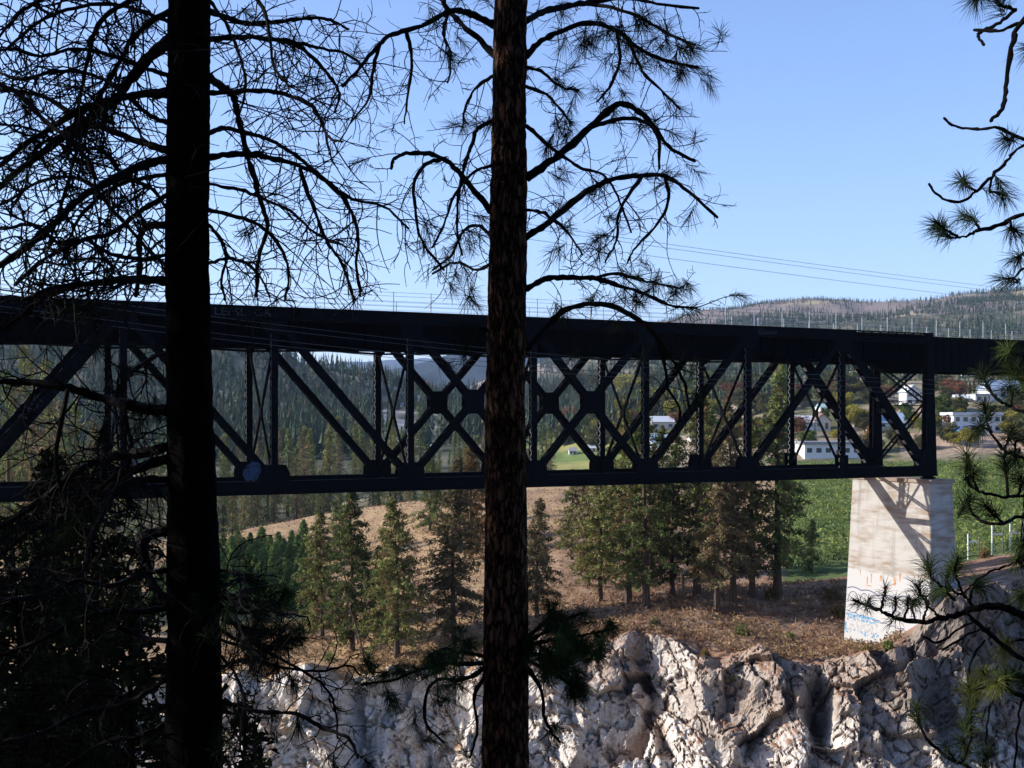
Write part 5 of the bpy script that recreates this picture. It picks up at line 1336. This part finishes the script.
for i, (pts, w0, w1, nd) in enumerate(LIMBS_C):
    r0 = random.Random(700 + i)
    limb(centre, CO, pts, w0, w1, YC, YC + r0.uniform(-1.2, 1.4), 2000 + i, dens=10, tl=(.2, .7), needles=nd * .5, start=.10, sub=(2, 6), tone=tone_c, tipneedle=nd > .3, twr=.0042, ntuft=46)
for i, (pts, nd) in enumerate(((t8([(440, 490), (350, 490), (270, 505), (190, 535), (110, 545)]), .6), (t8([(440, 470), (380, 460), (330, 450), (290, 470)]), .8), (t8([(440, 500), (390, 530), (300, 540), (280, 640), (330, 700)]), .15), (t8([(552, 440), (600, 430), (660, 420), (720, 410), (770, 400)]), .9), (t8([(552, 430), (610, 400), (660, 370), (700, 355)]), .9), (t8([(552, 460), (620, 470), (690, 460), (750, 460)]), .9), (t8([(552, 480), (610, 510), (660, 540), (700, 560)]), .6), (t8([(552, 500), (590, 560), (600, 640), (640, 700)]), .15), (t8([(440, 520), (410, 580), (420, 660), (400, 740)]), .1), (t8([(552, 420), (600, 380), (640, 360)]), .8))):
    limb(centre, CO, pts, 5, 2.5, YC, YC + random.Random(i).uniform(-.5, .5), 2300 + i, dens=11 if nd > .5 else 7, tl=(.12, .38), needles=nd, start=.08, sub=(2, 5), tone=(A(.012, .028, .012), A(.04, .07, .028)), tipneedle=nd > .5, twr=.004, ntuft=60)

# right-hand pine: its trunk stands outside the picture, its branches reach in
YR = 7.5
RO = at(1190, 1000, YR); RO[2] = -4.2; right = empty("ponderosa_pine", RO)
tag(right, "pine at the right edge, seen only as thin curved branches with needle brushes", "pine tree")
trunk(right, RO, [(1190, -260, 40), (1190, 300, 46), (1190, 1000, 56)], YR, M_bark_pine, 3)
toneR = (A(.020, .034, .012), A(.06, .085, .028)); toneY = (A(.09, .11, .03), A(.19, .20, .06)); toneD = (A(.012, .022, .012), A(.035, .05, .025))
LIMBS_R = [
 ([(1190, 660), (1090, 640), (1024, 616), (1011, 610), (995, 606), (976, 608), (961, 614), (942, 618), (923, 622), (905, 620), (892, 616), (880, 610), (864, 604), (853, 600)], 10, 2.5, toneD, True),
 ([(976, 609), (965, 597), (952, 590), (946, 578), (952, 566)], 4, 2.5, toneR, True), ([(965, 598), (960, 585), (955, 572), (958, 556)], 3, 2, toneR, True), ([(951, 591), (940, 585), (930, 575), (927, 560)], 3, 2, toneR, True),
 ([(970, 602), (972, 590), (980, 580)], 3, 2, toneR, True), ([(955, 600), (944, 592), (938, 586)], 3, 2, toneR, True), ([(940, 617), (930, 608), (922, 596), (917, 585)], 3, 2, toneD, True), ([(923, 622), (926, 610), (928, 602), (924, 596)], 3, 2, toneD, True),
 ([(905, 620), (908, 606), (907, 598)], 2.5, 2, toneD, True), ([(892, 616), (896, 605), (895, 597)], 2.5, 2, toneD, True), ([(880, 610), (884, 597), (885, 586)], 2.5, 2, toneD, True), ([(868, 606), (870, 598)], 2.5, 2, toneD, True), ([(915, 620), (912, 606), (916, 599)], 2.5, 2, toneD, True),
 ([(1024, 560), (1005, 566), (990, 572), (975, 582), (965, 592)], 3, 2, toneR, False), ([(1080, 560), (1024, 556), (1018, 560)], 4, 3, toneR, True),
 ([(1190, 720), (1100, 700), (1024, 660), (998, 641), (981, 627), (967, 613)], 7, 4, toneD, False),
 ([(942, 650), (960, 640), (975, 632), (990, 628)], 2.5, 2, toneD, False), ([(923, 637), (940, 642), (960, 628), (975, 622)], 3, 2, toneD, False),
 ([(1100, 420), (1040, 390), (1023, 379), (1011, 367), (1009, 355), (1008, 347)], 4, 2.5, toneR, True), ([(1011, 367), (1012, 372), (1010, 368)], 2.5, 2, toneR, True),
 ([(1110, 425), (1024, 411), (1011, 406), (997, 399), (987, 385), (981, 371)], 4, 2.5, toneD, True), ([(1011, 406), (1012, 394), (1010, 386)], 2.5, 2, toneD, True),
 ([(1110, 500), (1024, 496), (1006, 497), (986, 493), (970, 485), (966, 468), (966, 453)], 4, 2.5, toneR, True), ([(978, 489), (973, 478), (975, 472)], 2.5, 2, toneD, True), ([(1008, 496), (1006, 476), (1004, 455)], 3, 2, toneD, True), ([(1018, 497), (1022, 484), (1020, 476)], 3, 2, toneD, True),
 ([(1110, 480), (1020, 456), (1000, 445), (988, 425), (984, 404)], 4, 2.5, toneD, True), ([(1005, 448), (1010, 436), (1012, 430)], 3, 2, toneD, True), ([(992, 432), (985, 428), (980, 425)], 3, 2, toneD, True), ([(1100, 445), (1024, 440), (1015, 450), (1014, 462)], 3, 2, toneD, True),
 ([(1110, 530), (1024, 518), (1005, 523), (990, 524), (975, 516), (968, 504), (970, 497)], 4, 2.5, toneD, True), ([(1004, 523), (990, 512), (984, 505)], 3, 2, toneD, True),
 ([(1110, 120), (1024, 146), (1007, 161), (992, 176), (977, 191), (959, 202), (940, 197), (929, 184)], 4, 2.5, toneD, False), ([(977, 191), (970, 188), (962, 178)], 3, 2, toneD, True), ([(992, 178), (990, 190), (1000, 194), (1006, 196)], 3, 2, toneD, True),
 ([(1110, 190), (1024, 214), (1000, 225), (976, 231)], 5, 4, toneD, False), ([(980, 230), (974, 220), (962, 214)], 3, 2, toneD, True), ([(976, 231), (966, 236), (950, 237), (938, 226)], 3, 2, toneD, True), ([(1010, 220), (1012, 228), (1016, 230)], 3, 2, toneD, True), ([(958, 236), (945, 230), (936, 222)], 3, 2, toneD, True),
 ([(1110, 160), (1024, 139), (1000, 128), (977, 129), (955, 126), (944, 118)], 4, 2.5, toneD, False), ([(1012, 134), (1010, 140), (1004, 138)], 3, 2, toneD, True),
 ([(1090, -60), (1024, 19), (1013, 40), (1006, 82), (1004, 105), (991, 121)], 6, 4, toneD, False), ([(1090, 20), (1024, 22), (1000, 31), (974, 30)], 4, 3, toneD, False), ([(1016, 10), (1000, 22), (984, 30), (978, 36), (984, 45)], 4, 3, toneD, False), ([(1016, 10), (1000, 4), (995, -8)], 4, 3, toneD, True), ([(1100, 10), (1040, 45), (1028, 48)], 4, 3, toneD, True), ([(1000, -50), (985, -20), (975, 0)], 4, 3, toneD, True),
 ([(1110, 290), (1040, 270), (1024, 268), (1014, 278), (1002, 278)], 3, 2, toneD, True), ([(1060, 240), (1030, 250), (1016, 258)], 3, 2, toneD, True),
 ([(1100, 830), (1010, 790), (962, 764), (951, 760), (939, 751), (926, 737), (919, 721), (917, 705)], 5, 2.5, toneR, True), ([(962, 764), (966, 752), (963, 742)], 3, 2, toneR, True), ([(964, 760), (970, 740), (971, 722), (972, 710)], 3, 2, toneR, True), ([(1000, 785), (985, 765), (988, 750)], 3, 2, toneR, True), ([(955, 762), (950, 752), (944, 744)], 3, 2, toneD, True),
 ([(1110, 720), (1024, 696), (1008, 689), (994, 687), (980, 690), (972, 692), (968, 686)], 6, 2, toneY, True), ([(994, 688), (985, 680), (983, 671)], 2.5, 2, toneY, True), ([(1008, 689), (1006, 680), (1005, 674)], 3, 2, toneR, True), ([(990, 688), (978, 684), (975, 682)], 2.5, 2, toneY, True), ([(1002, 688), (998, 684), (996, 683)], 2.5, 2, toneY, True), ([(1040, 640), (1020, 640), (1003, 645), (1004, 652)], 3, 2, toneY, True), ([(1040, 690), (1022, 680), (1015, 672)], 3, 2, toneR, True),
 ([(985, 640), (974, 655), (969, 672), (968, 692), (970, 706)], 2.5, 2, toneD, False), ([(1000, 688), (993, 697), (989, 710), (987, 735), (984, 745)], 2.5, 2, toneD, False), ([(1040, 690), (1022, 702), (1017, 735), (1014, 775)], 3, 2, toneD, False),
 ([(1110, 590), (1040, 580), (1028, 590), (1020, 596)], 4, 3, toneR, True), ([(1110, 560), (1040, 548), (1026, 542), (1022, 548)], 4, 3, toneR, True),
]
for i, (pts, w0, w1, tn_, tip_) in enumerate(LIMBS_R):
    r0 = random.Random(500 + i)
    yoff = -.2 + .4 * r0.random()
    limb(right, RO, pts, w0, w1, YR + (0 if pts[0][0] > 1080 else yoff), YR + yoff, 3000 + i, dens=.6 if not tip_ else .9, tl=(.08, .2), needles=.5 if tn_ is not toneD else .25, start=.5, sub=(0, 2), tone=tn_, nmat=M_leaf, tipneedle=tip_, twr=.003, ntuft=46 if (tn_ is toneD and pts[-1][1] > 585) else 95, nlen=.105 if (tn_ is toneD and pts[-1][1] > 585) else .15)

# dark understorey at the lower left: shaded firs crowding the near bank
dark = (
 (95, 18.0, 470, 2.9, "dark shaded fir filling the lower left corner beside the pine trunk"), (20, 15.5, 520, 2.6, "dark shaded fir at the lower left edge, nearest"), (-40, 21.0, 430, 3.0, "dark shaded fir cut by the left edge"),
 (140, 14.0, 600, 1.9, "low dark fir right against the left pine trunk"), (60, 24.0, 455, 2.8, "dark fir behind the nearer two in the lower left corner"), (245, 13.0, 700, 1.0, "small dark fir top poking up at the right foot of the left pine"))
for i, (px, Y, yt, wd, lab) in enumerate(dark):
    zt = (HZ - yt) / F * Y; zb = float(np.interp(Y, [6, 14, 28, 45], [-3.2, -8, -26, -52])); h = zt - zb
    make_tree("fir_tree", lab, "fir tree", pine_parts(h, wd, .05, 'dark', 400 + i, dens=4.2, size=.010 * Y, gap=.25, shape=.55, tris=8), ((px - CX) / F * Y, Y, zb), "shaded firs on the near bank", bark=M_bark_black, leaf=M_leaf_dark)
# unseen trees added left of the picture to shade the near bank and trunks
LP_ = pine_parts(15, 2.5, .1, 'dark', 470, dens=1.7, size=.55, gap=.35, shape=.45, tris=6)
make_tree("pine_tree", "unseen loose crowned pine added left of the picture to dapple the near trunks", "pine tree", LP_, (-13.0, 10.2, -5.5), bark=M_bark_black, leaf=M_leaf_dark)
for i, (X, Y, h, wd, zb, lab) in enumerate(((-17, 15.5, 20, 4.0, -9, "unseen tall fir added left of the picture to shade the near bank"), (-20, 21.5, 26, 4.6, -17, "unseen tallest fir added on the steep bank at the left to cast shade"))):
    make_tree("fir_tree", lab, "fir tree", pine_parts(h, wd, .08, 'dark', 450 + i, dens=3.0, size=.5, gap=.25, shape=.5, tris=6), (X, Y, zb), "unseen firs added left of the picture", bark=M_bark_black, leaf=M_leaf_dark)

for i, (X, Y, h, wd) in enumerate(((-9, -6, 15, 3.0), (-3.5, -7.5, 17, 3.2), (3, -6.5, 16, 3.1), (9, -7, 15, 3.0), (14.5, -4, 15, 3.0), (-15, -3, 16, 3.2), (0, -13, 18, 3.4), (7, -13, 18, 3.4), (-8, -13, 18, 3.4))):  # unseen firs added to keep sky light off the near trunks
    zb = -1.4 - (Y + 2) * .95 if Y < -2 else -1.6
    if i == 0: bk = make_tree("fir_tree", "unseen dark fir added behind the viewpoint to block sky light", "fir tree", pine_parts(16, 3.2, .04, 'dark', 480, dens=2.6, size=.55, gap=.2, shape=.5, tris=6), (X, Y, zb), "unseen firs added behind the viewpoint", bark=M_bark_black, leaf=M_leaf_dark)
    else:
        o = copy_tree(bk); o.location = (X, Y, zb); o.rotation_euler = (0, 0, i * 1.3)
    (bk if i == 0 else o).scale = (wd / 3.2, wd / 3.2, h / 16)
